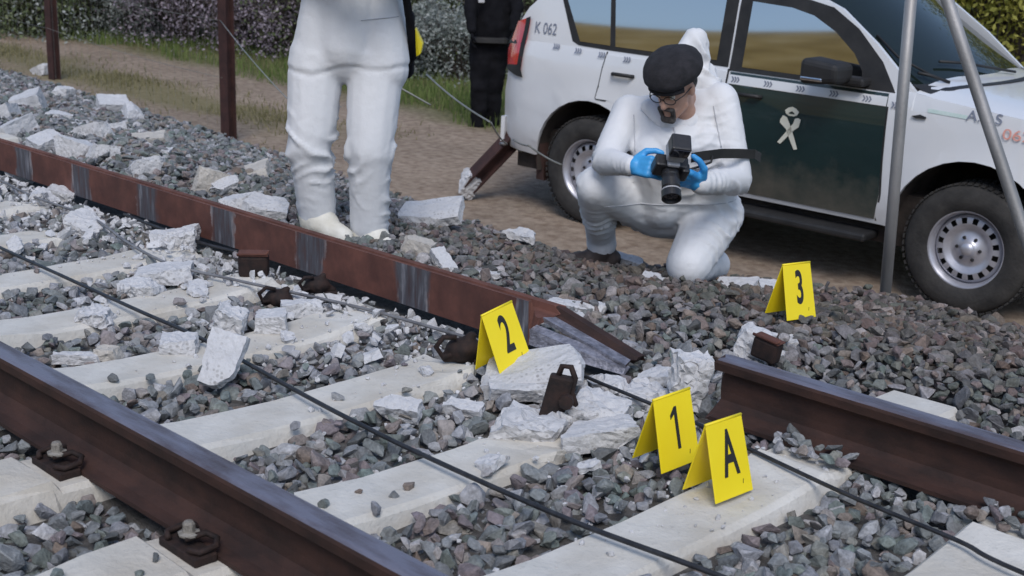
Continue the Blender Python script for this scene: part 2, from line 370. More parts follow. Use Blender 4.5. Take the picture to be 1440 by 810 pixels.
# ------------------------------------------------------------------ sleepers
def sleeper_mesh(y0, y1, br0, br1, seed):
    rnd = random.Random(seed)
    prof_y = [-.56, -.53, -.30, -.17, -.15, -.085, .085, .15, .17, .30, .45, .60, .753, .90, 1.05, 1.20, 1.33, 1.355, 1.42, 1.592, 1.66, 1.68, 1.80, 2.03, 2.06]
    def top(y):
        d = abs(y-.753); return float(np.interp(d, [0, .3, .5, .584, .604, .668, .838, .90, .92, 1.28, 1.313], [-.012, -.008, .006, .016, .0, .0, .0, .0, .024, .018, -.002]))
    def hw(y):
        d = abs(y-.753); return float(np.interp(d, [0, .35, .6, .9, 1.313], [.104, .108, .116, .118, .112]))
    yy = [y for y in prof_y if y0+.03 < y < y1-.03]; yy = [y0]+yy+[y1]
    V = []; F = []; K = 8
    for i, y in enumerate(yy):
        t = top(y); h = hw(y); c = .014
        if y < -.535 or y > 2.045: h -= .012
        ring = [(-h-.035, -.23), (-h-.024, t-.075), (-h, t-c), (-h+c, t), (h-c, t), (h, t-c), (h+.024, t-.075), (h+.035, -.23)]
        jag = (br0 and i == 0) or (br1 and i == len(yy)-1)
        for (x, z) in ring:
            j = rnd.uniform(-.075, .075) if jag else 0
            e = rnd.uniform(-.004, .004)
            V.append((x+e, y+j, z+e-(rnd.uniform(.0, .04) if jag and z > -.1 else 0)))
    for i in range(len(yy)-1):
        for k in range(K):
            q = (k+1) % K; F.append([i*K+k, i*K+q, (i+1)*K+q, (i+1)*K+k])
    for base, sgn in ((0, 1), ((len(yy)-1)*K, -1)):
        cidx = len(V); ring = V[base:base+K]
        cx, cy, cz = (sum(r[a] for r in ring)/K for a in range(3))
        V.append((cx, cy-sgn*(-.04 if ((sgn == 1 and br0) or (sgn == -1 and br1)) else 0), cz))
        for k in range(K):
            q = (k+1) % K; F.append([base+q, base+k, cidx] if sgn == 1 else [base+k, base+q, cidx])
    me = pmesh('sleeper', V, F); bm = bmesh.new(); bm.from_mesh(me)
    if br0 or br1:
        es = [e for e in bm.edges if (br1 and min(v.co.y for v in e.verts) > y1-.4) or (br0 and max(v.co.y for v in e.verts) < y0+.4)]
        bmesh.ops.subdivide_edges(bm, edges=es, cuts=2, use_grid_fill=True)
        for v in bm.verts:
            d = min(abs(v.co.y-y1) if br1 else 9, abs(v.co.y-y0) if br0 else 9)
            if d < .2: v.co += Vector((mnoise.noise(v.co*22+Vector((seed, 0, 0))), mnoise.noise(v.co*19+Vector((0, seed, 0))), mnoise.noise(v.co*24)))*.026*(1-d/.2)
    bmesh.ops.recalc_face_normals(bm, faces=bm.faces); bm.to_mesh(me); bm.free(); return me

# one rail fastening: guide plate, spring clip, screw with washer (local: rail runs along x, rail lies towards +y)
gp = MB().box((-.075, -.045, 0), (.075, .012, .022)).mesh('guide_plate'); bevel(gp, .004)
cl = MB(); 
for s in (-1, 1):
    cl.tube([(s*.012, -.03, .042), (s*.02, .018, .046), (s*.045, .030, .038), (s*.068, .012, .034), (s*.066, -.028, .030), (s*.040, -.040, .030)], .0075, 7)
cl = cl.mesh('spring_clip', True)
sw = MB(); sw.lathe([(0, .0), (.024, .0), (.025, .005), (.0145, .008), (.014, .025), (.010, .031), (0, .032)], 8, Matrix.Rotation(R(90), 4, 'X')); sw = sw.mesh('screw', False)
for me, m in ((gp, MT['dark_rust']), (cl, MT['dark_rust']), (sw, MT['screw'])): me.materials.append(m)
def fastening(parent, y, side):
    p = link('guide_plate', gp, None, parent); p.location = (0, y, .001); p.rotation_euler = (0, 0, 0 if side < 0 else math.pi)
    c = link('spring_clip', cl, None, p); s = link('screw', sw, None, p); s.location = (0, -.012, .044)
SLEEP = []     # (x, y0, y1)
spec = {  # index: (y0, y1, broken far end, label)
 -9: (-.56, 2.06, 0, None), -8: (-.56, 2.06, 0, None), -7: (-.56, 1.36, 1, None), -6: (-.56, 1.30, 1, None), -5: (-.56, 1.34, 1, None),
 -4: (-.56, 1.13, 1, 'pale sleeper snapped into a blunt end short of the toppled rail'),
 -3: (-.56, 1.36, 1, 'pale sleeper with a broken lumpy end touching the toppled rail'),
 -2: (-.56, 1.38, 1, 'pale sleeper crossed by both cables and split lengthwise near its end'),
 -1: (-.56, 1.33, 1, 'pale sleeper half buried under broken concrete between the two cables'),
  0: (-.56, 1.24, 1, 'pale sleeper whose broken end lies before marker 2'),
  1: (-.56, 1.02, 1, 'pale sleeper smashed off beside the standing brown metal fitting'),
  2: (-.56, 2.06, 0, 'intact cream concrete sleeper carrying yellow marker A'),
  3: (-.56, 2.06, 0, 'cream concrete sleeper under the upright rail, crossed by the thin cable'),
  4: (-.56, 2.06, 0, None), 5: (-.56, 2.06, 0, None)}
for k, (y0, y1, br, lab) in spec.items():
    x = .6*k
    e = thing('sleeper', lab or 'concrete sleeper further along the track from the damaged stretch', 'sleeper', (x, 0, 0), (0, 0, R(random.uniform(-.8, .8)) if k < 2 else 0), 'concrete sleepers under the track')
    link('concrete_beam', sleeper_mesh(y0, y1, False, br, k+40), MT['concrete'], e)
    fastening(e, -.088, -1); fastening(e, .088, 1)
    
    SLEEP.append((x, y0, y1))

# ------------------------------------------------------------------ rails
HP = [(.075, 0), (.075, .0115), (.045, .0165), (.020, .027), (.0105, .045), (.00825, .07), (.00825, .115), (.012, .128), (.034, .1355), (.036, .158), (.033, .166), (.025, .1705), (.012, .172)]
PROF = [(-y, z) for y, z in HP][::1] + [(y, z) for y, z in HP][::-1]     # left foot -> head -> right foot
PROF_HEAD = [(-y, z) for y, z in HP[5:]] + [(y, z) for y, z in HP[5:]][::-1]
def rail_mesh(name, x0, x1, prof, step=.25, mats=('rust', 'steel'), jag0=0, jag1=0, mat_fn=None, seed=1, bend=None):
    rnd = random.Random(seed); n = len(prof); st = max(2, int((x1-x0)/step)+1); V = []; F = []
    for i in range(st):
        x = x0+(x1-x0)*i/(st-1)
        for (y, z) in prof:
            j = 0
            if i == 0 and jag0: j = jag0*(mnoise.noise(Vector((y*40, z*30, seed)))+.3*rnd.uniform(-1, 1))
            if i == st-1 and jag1: j = jag1*(mnoise.noise(Vector((y*40, z*30, seed+9)))+.3*rnd.uniform(-1, 1))
            b = bend(x) if bend else 0
            V.append((x+j, y, z+b))
    mi = []
    for i in range(st-1):
        for k in range(n):
            q = (k+1) % n; F.append([i*n+k, (i+1)*n+k, (i+1)*n+q, i*n+q])
            mi.append(mat_fn(k, (prof[k][0]+prof[q][0])/2, (prof[k][1]+prof[q][1])/2) if mat_fn else 0)
    F.append(list(range(n))[::-1]); F.append(list(range((st-1)*n, st*n))); mi += [0, 0]
    me = pmesh(name, V, F)
    for m in mats: me.materials.append(MT[m])
    me.polygons.foreach_set('material_index', mi)
    bm = bmesh.new(); bm.from_mesh(me); bmesh.ops.recalc_face_normals(bm, faces=bm.faces); bm.to_mesh(me); bm.free()
    return me
headtop = lambda k, y, z: 1 if z > .162 else 0
o = tag(link('rail', rail_mesh('rail', -15, 5, PROF, .5, mat_fn=headtop), None), 'long upright rusted rail with its head worn shiny, standing on screwed spring clips', 'rail'); o.location = (0, 0, .001)
o = tag(link('rail', rail_mesh('rail', .845, 5, PROF, .25, mat_fn=headtop, jag0=.02), None), 'short upright rusted rail starting at a clean break beside markers 1 and A', 'rail'); o.location = (0, 1.507, .001)
# the toppled rail: foot turned towards the sleepers
root = thing('rail', 'toppled rusted rail showing its flat foot with dark pad marks', 'rail', (0, 1.508, .0))
PZ = .083   # foot centre height above the sleepers when lying on its side
rotm = Matrix.Translation((0, 0, PZ)) @ Matrix.Rotation(R(-90), 4, 'X')    # profile z -> +y (head away)
me = rail_mesh('rail_bar', -15, .065, PROF, .3, ('rust_red', 'steel', 'pad'), jag1=.02, mat_fn=lambda k, y, z: 2 if z < .001 else (1 if z > .164 else 0)); me.transform(rotm)
link('rail_bar', me, None, root)
me = rail_mesh('broken_head', .06, .40, PROF_HEAD, .05, ('rust', 'steel', 'fresh'), jag1=.06, mat_fn=lambda k, y, z: 2 if z < .1 else (1 if z > .164 else 0), seed=4, bend=lambda x: 0)  # darker rust than the bar: shade on the head put into its colour
me.transform(rotm)
for v in me.vertices:
    t = max(0, v.co.x-.06)/.34; v.co.z = (v.co.z-.083)*(1-.55*t)+.083-.075*t; v.co.y += .02*t
o = link('broken_head', me, None, root); o['label'] = 'bluish broken head and web of the toppled rail'
# flange stub along the fracture
st = MB()
st.add([(.06, .002, .012), (.06, .012, .012), (.06, .035, .075), (.06, .004, .066), (.41, .075, -.018), (.41, .085, -.018), (.41, .11, .0), (.41, .085, .0), (.22, .025, -.004), (.22, .04, -.004), (.22, .075, .045), (.22, .035, .036)],
       [[0, 8, 9, 1], [3, 2, 10, 11], [0, 3, 11, 8], [1, 9, 10, 2], [8, 4, 5, 9], [11, 10, 6, 7], [8, 11, 7, 4], [9, 5, 6, 10], [0, 1, 2, 3], [4, 7, 6, 5]])
st.build('fracture_face', MT['fresh'], root)

# ------------------------------------------------------------------ ballast stones
def stone_proto(seed):
    r = random.Random(seed); bm = bmesh.new()
    sx, sy, sz = r.uniform(.8, 1.25), r.uniform(.65, 1.0), r.uniform(.5, .8)
    for i in range(13):
        v = Vector((r.gauss(0, 1), r.gauss(0, 1), r.gauss(0, 1))).normalized()*r.uniform(.84, 1.10)
        bm.verts.new((v.x*sx, v.y*sy, v.z*sz))
    bmesh.ops.convex_hull(bm, input=bm.verts); bmesh.ops.delete(bm, geom=[v for v in bm.verts if not v.link_faces], context='VERTS')
    bmesh.ops.triangulate(bm, faces=bm.faces); bm.verts.index_update()
    V = np.array([v.co for v in bm.verts]); F = np.array([[v.index for v in f.verts] for f in bm.faces]); bm.free(); return V, F
def soften(V, F, seed):
    bm = bmesh.new(); vs = [bm.verts.new(v) for v in V]
    for f in F: bm.faces.new([vs[i] for i in f])
    bmesh.ops.dissolve_limit(bm, angle_limit=R(12), verts=bm.verts, edges=bm.edges)
    bmesh.ops.bevel(bm, geom=bm.edges[:], offset=.10, segments=1, profile=.5, affect='EDGES', clamp_overlap=True)
    bmesh.ops.triangulate(bm, faces=bm.faces)
    for v in bm.verts: v.co += Vector((mnoise.noise(v.co*2.3+Vector((seed, 0, 0))), mnoise.noise(v.co*2.3+Vector((0, seed, 0))), mnoise.noise(v.co*2.3+Vector((0, 0, seed)))))*.10
    bm.verts.index_update(); bmesh.ops.recalc_face_normals(bm, faces=bm.faces)
    V = np.array([v.co for v in bm.verts]); F = np.array([[v.index for v in f.verts] for f in bm.faces]); bm.free(); return V, F
PROT = [stone_proto(i) for i in range(28)]
PROTS = [soften(v, f, i*3.1) for i, (v, f) in enumerate(PROT)]
def qrot(n):
    q = RNG.normal(size=(n, 4)); q /= np.linalg.norm(q, axis=1)[:, None]; a, b, c, d = q.T
    return np.stack([np.stack([1-2*(c*c+d*d), 2*(b*c-a*d), 2*(b*d+a*c)], -1), np.stack([2*(b*c+a*d), 1-2*(b*b+d*d), 2*(c*d-a*b)], -1), np.stack([2*(b*d-a*c), 2*(c*d+a*b), 1-2*(b*b+c*c)], -1)], 1)
def scatter(sp, jit, x0, x1, y0, y1):
    X, Y = np.meshgrid(span(x0, x1, sp), span(y0, y1, sp), indexing='ij'); X = X.ravel(); Y = Y.ravel()
    return X+RNG.uniform(-jit, jit, X.shape)*sp, Y+RNG.uniform(-jit, jit, X.shape)*sp
def in_sleeper(x, y, pad=.0):
    m = np.zeros(x.shape, bool)
    for sx, a, b in SLEEP: m |= (np.abs(x-sx) < .118+pad) & (y > a-pad) & (y < b+.02+pad)
    return m
def zsl(y): return np.interp(np.abs(y-.753), [0, .3, .5, .584, .604, .90, .92, 1.28], [-.012, -.008, .006, .016, .0, .0, .024, .018])
def in_rail(x, y, pad=.0):
    return (np.abs(y) < .06+pad) | ((np.abs(y-1.507) < .06+pad) & (x > .8)) | ((y > 1.49-pad) & (y < 1.69) & (x < .42))
L = []
for sp, dz, sl, sh, frac in ((.036, -.006, .021, .034, 1.0), (.046, .020, .022, .037, .92), (.105, .040, .020, .034, .55)):
    x, y = scatter(sp, .5, -13.5, 3.4, -1.5, 4.9)
    k = RNG.uniform(size=x.shape) < frac; x, y = x[k], y[k]
    k = y < yedge(x)+RNG.uniform(-.1, .35, x.shape); x, y = x[k], y[k]
    s = RNG.uniform(sl, sh, x.shape)*np.where(RNG.uniform(size=x.shape) < .10, 1.4, 1.0)*np.where(RNG.uniform(size=x.shape) < .25, .65, 1.0)
    # shoulder mounded a little: heap of coarser stone beyond the upright rail
    heap = .10*np.exp(-((x-1.1)/1.3)**2-((y-2.5)/.55)**2)+.07*np.exp(-((x+4.5)/2.5)**2-((y-2.6)/.5)**2)
    z = zbed(x, y)+heap+dz+RNG.uniform(-.010, .012, x.shape)
    L.append(np.stack([x, y, z, s], -1))
x, y = scatter(.034, .5, .9, 3.2, 1.375, 1.455); L.append(np.stack([x, y, .012+RNG.uniform(-.01, .012, x.shape), RNG.uniform(.018, .03, x.shape)], -1)); NB = len(x)
P = np.concatenate(L); banked = np.zeros(len(P), bool); banked[-NB:] = True
top_on = in_sleeper(P[:, 0], P[:, 1], .012) & ~((RNG.uniform(size=len(P)) < .02) & (P[:, 0] < .9))
top_on &= ~banked; P[banked, 2] += np.where(in_sleeper(P[banked, 0], P[banked, 1]), .015, -.03)
onk = ~banked
KEEP = ~(top_on | (in_rail(P[:, 0], P[:, 1], .008) & onk))
onk = onk[KEEP]; P = P[KEEP]
on = in_sleeper(P[:, 0], P[:, 1]) & onk; P[on, 3] *= .7; P[on, 2] = zsl(P[on, 1])+P[on, 3]*.45
px, py, pz = proj_np(P[:, :3]); k = (px > -260) & (px < 1700) & (py < 1000) & (pz > .5) & (py > -60); P = P[k]; px, py, pz = px[k], py[k], pz[k]
pi = RNG.integers(0, len(PROT), len(P)); Q = qrot(len(P))
Q[:, 2, :] *= .82
# the 300 that show largest: pieces of their own
infr = (px > 5) & (px < 1435) & (py > 5) & (py < 800)
upper = P[:, 2] > zbed(P[:, 0], P[:, 1])+.008
rank = np.where(infr & upper, P[:, 3]/pz, 0); order = np.argsort(-rank)[:300]
pm = []
for i, (v, f) in enumerate(PROTS):
    me = npmesh('stone', v, f); me.materials.append(MT['stone']); pm.append(me)
for i in order:
    o = bpy.data.objects.new('stone', pm[pi[i]]); COL.objects.link(o); o.parent = bed
    m3 = Matrix([list(r_) for r_ in Q[i]*P[i, 3]]).to_4x4(); m3.translation = Vector(P[i, :3]); o.matrix_basis = m3
rest = np.ones(len(P), bool); rest[order] = False
fine = np.zeros(len(P), bool); fine[np.argsort(-np.where(upper & (px > -80) & (px < 1520), P[:, 3]/pz, 0))[:11000]] = True
VV = []; FF = []; off = 0
for i, (v, f), lod in [(i, PROT[i], False) for i in range(28)]+[(i, PROTS[i], True) for i in range(28)]:
    ids = np.where(rest & (pi == i) & (fine == lod))[0]
    if not len(ids): continue
    vv = np.einsum('nij,kj->nki', Q[ids]*P[ids, 3][:, None, None], v)+P[ids, None, :3]
    VV.append(vv.reshape(-1, 3)); FF.append((f[None]+(np.arange(len(ids))*len(v))[:, None, None]).reshape(-1, 3)+off); off += vv.shape[0]*vv.shape[1]
o = link('stone_mass', npmesh('stone_mass', np.concatenate(VV), np.concatenate(FF)), MT['stone'], bed); o['kind'] = 'stuff'
print('stones', len(P), 'tris', sum(len(f) for f in FF))

# ------------------------------------------------------------------ broken concrete
def chunk_mesh(l, w_, h, cuts, seed, rough=.012, sub=3):
    r = random.Random(seed); bm = bmesh.new(); bmesh.ops.create_cube(bm, size=1)
    for v in bm.verts: v.co = Vector((v.co.x*l, v.co.y*w_, v.co.z*h))
    for c in range(cuts):
        n = Vector((r.gauss(0, 1), r.gauss(0, 1), r.gauss(0, .55))).normalized()
        d = .5*(abs(n.x)*l+abs(n.y)*w_+abs(n.z)*h)*r.uniform(.50, .78)
        geo = bm.verts[:]+bm.edges[:]+bm.faces[:]
        bmesh.ops.bisect_plane(bm, geom=geo, plane_co=n*d, plane_no=n, clear_outer=True)
        es = [e for e in bm.edges if e.is_boundary]
        if es: bmesh.ops.holes_fill(bm, edges=es)
    bmesh.ops.triangulate(bm, faces=bm.faces)
    m = max(l, w_, h)
    for it in range(sub):
        es = [e for e in bm.edges if e.calc_length() > m*(.30, .16, .095)[min(it, 2)]]
        if es: bmesh.ops.subdivide_edges(bm, edges=es, cuts=1); bmesh.ops.triangulate(bm, faces=bm.faces)
    sv = Vector((seed*1.7, seed*.3, seed*.9))
    for v in bm.verts:
        v.co += Vector((mnoise.noise(v.co*14+sv), mnoise.noise(v.co*14+sv*2), mnoise.noise(v.co*14-sv)))*rough*m*6*.35
        v.co += Vector((mnoise.noise(v.co*55+sv), mnoise.noise(v.co*55+sv*2), mnoise.noise(v.co*55-sv)))*rough*.55
        v.co += v.co.normalized()*mnoise.noise(v.co*110+sv)*.0035
    return bmesh_to('concrete_chunk', bm)
CH = [0]
def chunk(px, py, size, rot=(0, 0, 0), label='', z=None, cuts=4, mat='rubble', name='concrete_chunk', rough=.01, lift=0, group=None):
    CH[0] += 1
    zz = -.03 if z is None else z
    p = WZ(px, py, zz); 
    if z is None:
        for _ in range(4): zz = float(zbed(np.array(p.x), np.array(p.y)))+.03+lift; p = WZ(px, py, zz)
    o = link(name, chunk_mesh(*size, cuts, CH[0]*13+5, rough), MT[mat])
    o.location = p; o.rotation_euler = tuple(R(a) for a in rot)
    tag(o, label, 'concrete', group); return o
Y0 = math.degrees(YAW)
chunk(921, 397, (.12, .10, .025), (30, 10, Y0-20), 'thin white plate leaning beside the kneeling knee', z=-.12, cuts=3)
chunk(884, 366, (.18, .06, .03), (14, 6, Y0-30), 'long pale flake lying behind the brown boot', z=-.17, cuts=3)
chunk(735, 330, (.24, .10, .03), (10, 4, Y0-34), 'low crust of pale crumbs on the crest between bent post and boot', z=-.2, cuts=5, rough=.02)
# (photo point, size, rotation, label)
chunk(752, 520, (.30, .20, .045), (10, -14, Y0-8), 'flat pale concrete slab tilted in front of marker 2', z=.045, cuts=2)
chunk(742, 548, (.22, .12, .05), (4, -6, Y0+4), 'grey concrete slab lying under the tilted slab below marker 2', z=.01, cuts=3)
chunk(835, 578, (.20, .18, .09), (8, 6, 20), 'rough white concrete lump next to the standing brown fitting', z=.015, cuts=5, rough=.02)
chunk(838, 612, (.22, .10, .055), (0, -6, Y0+12), 'long split concrete piece at the smashed sleeper end', z=.0, cuts=3)
chunk(748, 600, (.20, .22, .06), (0, 4, 30), 'crumbled white concrete heaped on the smashed sleeper end', z=.0, cuts=6, rough=.025)
chunk(800, 590, (.12, .10, .06), (10, 20, 70), 'rough concrete knob at the foot of the standing fitting', z=.0, cuts=6, rough=.02)
chunk(561, 574, (.13, .055, .05), (28, 0, Y0-18), 'clean white wedge of concrete alone among green grey stones', z=.0, cuts=2)
chunk(652, 572, (.115, .05, .03), (20, 5, Y0-14), 'thin white concrete sliver beside the wedge in the ballast', z=.0, cuts=2)
chunk(310, 505, (.12, .17, .035), (52, 10, Y0-14), 'tilted white concrete plate propped upright over the black cable', z=.06, cuts=2)
chunk(252, 484, (.11, .09, .06), (12, -6, Y0+5), 'small squared white concrete block beside the propped plate', z=.015, cuts=2)
chunk(327, 452, (.12, .10, .08), (10, 20, 50), 'rough round white concrete lump between the propped plate and the rail', z=.03, cuts=6, rough=.02)
chunk(378, 452, (.13, .09, .06), (5, -5, Y0), 'square pale concrete block resting on a half buried sleeper', z=.02, cuts=2)
chunk(425, 433, (.14, .06, .05), (0, -4, Y0+14), 'narrow pale concrete strip split off the half buried sleeper', z=.015, cuts=3)
chunk(150, 497, (.10, .05, .035), (5, 0, Y0), 'pinkish flat concrete piece close to the long upright rail', z=0, cuts=3, mat='rubble_beige')
chunk(112, 503, (.16, .05, .03), (3, 4, Y0+10), 'two part flat concrete splinter lying along the long upright rail', z=-.01, cuts=3)
chunk(132, 445, (.13, .10, .05), (4, 8, 30), 'crumbled white patch of concrete at the sleeper crossed by both cables', z=0, cuts=6, rough=.025)
chunk(195, 408, (.15, .12, .06), (6, -4, 35), 'broad crumbled white lump under the black cable', z=0, cuts=6, rough=.02)
chunk(232, 385, (.20, .14, .05), (3, -5, Y0+8), 'pale concrete slab split off beside the grey cable', z=.01, cuts=3)
chunk(250, 335, (.22, .12, .07), (6, -8, Y0+10), 'lumpy grey concrete block against the toppled rail', z=.02, cuts=4, rough=.02)
chunk(125, 315, (.20, .16, .05), (10, 14, Y0-30), 'crumbled triangular sleeper end with white flakes', z=.01, cuts=4, rough=.02)
chunk(85, 275, (.13, .12, .06), (8, 10, 60), 'white rounded concrete lump close to the toppled rail and a sleeper', z=.0, cuts=6)
chunk(62, 282, (.12, .10, .07), (8, 20, 20), 'white concrete lump beside the rounded lump at the toppled rail', z=.0, cuts=6)
chunk(22, 345, (.09, .07, .02), (30, 10, 10), 'thin white flake standing beside the start of the black cable', z=.02, cuts=3)
chunk(970, 536, (.12, .11, .15), (4, 10, 60), 'tall rough white concrete block against the broken rail end', z=.05, cuts=5, rough=.025)
chunk(928, 530, (.13, .08, .03), (14, -8, 20), 'flat white concrete flake beside the tall rough block', z=0, cuts=3)
chunk(905, 556, (.18, .14, .05), (6, 8, 50), 'low crumbled white concrete spread behind marker 1', z=-.02, cuts=6, rough=.025)
chunk(860, 545, (.16, .10, .04), (5, 6, 40), 'low dusty concrete crust beside the thin cable', z=-.02, cuts=6, rough=.02)
chunk(1060, 486, (.11, .09, .10), (10, 16, 30), 'bluish white concrete chunk at the rail next to marker 3', z=.05, cuts=5, rough=.015)
chunk(1112, 486, (.11, .08, .05), (6, -8, 30), 'flat white stone like chunk directly under marker 3', z=0, cuts=5)
chunk(1099, 503, (.09, .05, .04), (6, 8, 20), 'small pinkish concrete piece between the rail and marker 3', z=.0, cuts=4)
chunk(607, 300, (.34, .17, .05), (24, -8, Y0+8), 'large curved white concrete shard in front of the bent post', z=-.06, cuts=3)
chunk(588, 350, (.14, .11, .09), (0, 12, 30), 'rounded beige concrete stone beside the large curved shard', cuts=6, mat='rubble_beige')
chunk(625, 372, (.15, .06, .06), (10, 30, -10), 'jagged white splinter leaning near the coverall wearer in shoe covers', cuts=4)
chunk(683, 386, (.16, .04, .02), (4, 0, Y0+4), 'thin flat white strip on the shoulder stones', cuts=2)
chunk(795, 434, (.15, .10, .06), (6, 8, Y0), 'white rounded concrete rock behind the broken rail head', cuts=6)
chunk(837, 438, (.08, .06, .06), (6, 8, 20), 'small white concrete rock next to the white rounded rock', cuts=6)
chunk(815, 452, (.13, .05, .04), (6, 8, -5), 'pale concrete strip just behind the broken rail head', cuts=4)
chunk(1040, 402, (.20, .10, .04), (12, -6, Y0-20), 'flat white slab on the ballast crest beside the kneeling knee', z=-.17, cuts=4)
chunk(1080, 404, (.14, .09, .04), (16, 6, Y0), 'white angular slab on the ballast crest behind marker 3', z=-.17, cuts=4)
chunk(218, 203, (.26, .17, .12), (8, -4, Y0+20), 'big squared beige concrete block on the ballast shoulder', mat='rubble_beige', cuts=3, lift=.04)
chunk(235, 222, (.05, .10, .10), (5, 0, Y0), 'narrow white end piece attached beside the big squared block', lift=.03, cuts=3)
chunk(352, 248, (.22, .16, .09), (12, -18, Y0), 'pale wedge shaped concrete block behind the toppled rail', mat='rubble_beige', cuts=4, lift=.02)
chunk(300, 258, (.18, .06, .13), (0, 20, Y0+30), 'dark upright concrete slab with a bright broken edge', mat='rubble_beige', cuts=3, lift=.04)
for i, (x_, y_, s_) in enumerate([(40, 148, .26), (22, 185, .20), (160, 150, .20), (188, 160, .16), (130, 195, .22), (105, 212, .20), (80, 168, .15), (60, 100, .2), (140, 218, .16), (200, 238, .15), (218, 232, .12), (340, 285, .14), (372, 297, .16), (318, 262, .10), (60, 205, .16), (5, 165, .2), (30, 240, .12), (92, 130, .14), (160, 185, .14), (110, 180, .12)]):
    s_ *= 1.3; chunk(x_, y_, (s_, s_*.66, s_*.5), (random.uniform(-25, 25), random.uniform(-25, 25), random.uniform(0, 180)), 'white jagged concrete lump strewn along the far side of the toppled rail', cuts=5, lift=.03, group='concrete lumps behind the toppled rail')
for i in range(34):
    u = random.random(); x_ = random.uniform(-3.2, .95); y_ = random.gauss(1.15, .22)
    if not .55 < y_ < 1.44: y_ = random.uniform(.8, 1.4)
    s_ = random.uniform(.03, .085)
    o = link('concrete_chunk', chunk_mesh(s_*1.2, s_*.8, s_*.32, 4, 900+i, .012, 2), MT['rubble']); o.location = (x_, y_, (float(zsl(y_))+s_*.2 if in_sleeper(np.array([x_]), np.array([y_]))[0] else -.012))
    o.rotation_euler = (random.uniform(-.4, .4), random.uniform(-.4, .4), random.uniform(0, 6))
    tag(o, 'small white concrete fragment scattered between the rails', 'concrete', 'small concrete fragments between the rails')
# fine chips nobody could count
n = 1500; x = RNG.uniform(-4, 1.3, n); y = RNG.normal(1.25, .35, n); k = (y > .25) & (y < 1.46); x, y = x[k], y[k]
s = .003+.011*RNG.uniform(0, 1, len(x))**2; z = np.where(in_sleeper(x, y), zsl(y)+s*.4, -.028); q = qrot(len(x)); v, f = PROT[3]
vv = np.einsum('nij,kj->nki', q*s[:, None, None], v)+np.stack([x, y, z], -1)[:, None]
tag(link('concrete_chips', npmesh('concrete_chips', vv.reshape(-1, 3), (f[None]+(np.arange(len(x))*len(v))[:, None, None]).reshape(-1, 3)), MT['rubble']), 'fine white concrete chips and crumbs sprinkled over the ballast', 'concrete chips', kind='stuff')

n = 620; x = RNG.uniform(-4.2, 1.0, n); y = 1.47-np.abs(RNG.normal(0, .17, n)); k = (y > .75); x, y = x[k], y[k]
s = .008+.026*RNG.uniform(0, 1, len(x))**2; z = np.where(in_sleeper(x, y), zsl(y)+s*.1, -.012)+s*.3; q = qrot(len(x)); VV = []; FF = []; off = 0; pk_ = RNG.integers(0, 8, len(x))
for i in range(8):
    v, f = stone_proto(300+i); ids = np.where(pk_ == i)[0]; vv = np.einsum('nij,kj->nki', q[ids]*s[ids][:, None, None], v*np.array([1.15, 1, .7]))+np.stack([x, y, z], -1)[ids][:, None]
    VV.append(vv.reshape(-1, 3)); FF.append((f[None]+(np.arange(len(ids))*len(v))[:, None, None]).reshape(-1, 3)+off); off += len(ids)*len(v)
tag(link('concrete_rubble', npmesh('concrete_rubble', np.concatenate(VV), np.concatenate(FF)), MT['rubble']), 'pale concrete rubble strewn along the foot of the toppled rail', 'rubble', kind='stuff')

# ------------------------------------------------------------------ cables
def cable(pts, rad, mat, label, strands=1):
    P_ = [Vector(p) for p in pts]; out = []
    for i in range(len(P_)-1):
        p0, p1, p2, p3 = P_[max(i-1, 0)], P_[i], P_[i+1], P_[min(i+2, len(P_)-1)]
        for k in range(8):
            t = k/8; out.append(.5*((2*p1)+(p2-p0)*t+(2*p0-5*p1+4*p2-p3)*t*t+(3*p1-p0-3*p2+p3)*t**3))
    out.append(P_[-1])
    b = MB()
    if strands == 1: b.tube(out, rad, 8)
    else:
        for s in (-1, 1):
            b.tube([p+Vector((.004*s, .010*s+.006*math.sin(i*.35+s), .004*s)) for i, p in enumerate(out)], rad*.75, 7)
    return tag(b.build('cable', MT[mat], None, True), label, 'cable')
def zc(x, y): return .03
c1 = [(-4.4, .86), (-3.2, .80), (-2.16, .76), (-1.62, .745), (-1.07, .73), (-.61, .72), (-.04, .66), (.26, .635), (.56, .62), (1.06, .62), (1.49, .66), (2.2, .70), (3.2, .72)]
cable([(x, y, .018) for x, y in c1], .0068, 'cable', 'black cable running beside the long upright rail over every sleeper')
c2 = [(-4.6, 1.38), (-3.6, 1.36), (-2.99, 1.30), (-2.5, 1.30), (-2.2, 1.25), (-1.91, 1.18), (-1.5, 1.13), (-1.12, 1.20), (-.59, 1.32), (-.14, 1.37), (.06, 1.40)]
cable([(x, y, .026) for x, y in c2], .0062, 'cable_sheen', 'cable painted grey for its sheen, winding over the sleepers next to the toppled rail')
c3 = [(.03, 1.41), (.22, 1.43), (.44, 1.39), (.62, 1.37), (.86, 1.34), (1.11, 1.29), (1.44, 1.23), (1.73, 1.20), (1.9, 1.16), (2.6, 1.10), (3.4, 1.06)]
cable([(x, y, .022) for x, y in c3], .0058, 'cable', 'thin black cable passing behind markers 1 and A')
c4 = [(-2.45, 1.47), (-2.1, 1.45), (-1.8, 1.44), (-1.55, 1.47)]
cable([(x, y, .012) for x, y in c4], .008, 'cable', 'short black cable end lying along the foot of the toppled rail')
cable([WZ(455, 412, .02), WZ(470, 432, .01), WZ(498, 446, .005), WZ(522, 452, .0)], .003, 'wire', 'thin bright wire loop by the toppled rail')

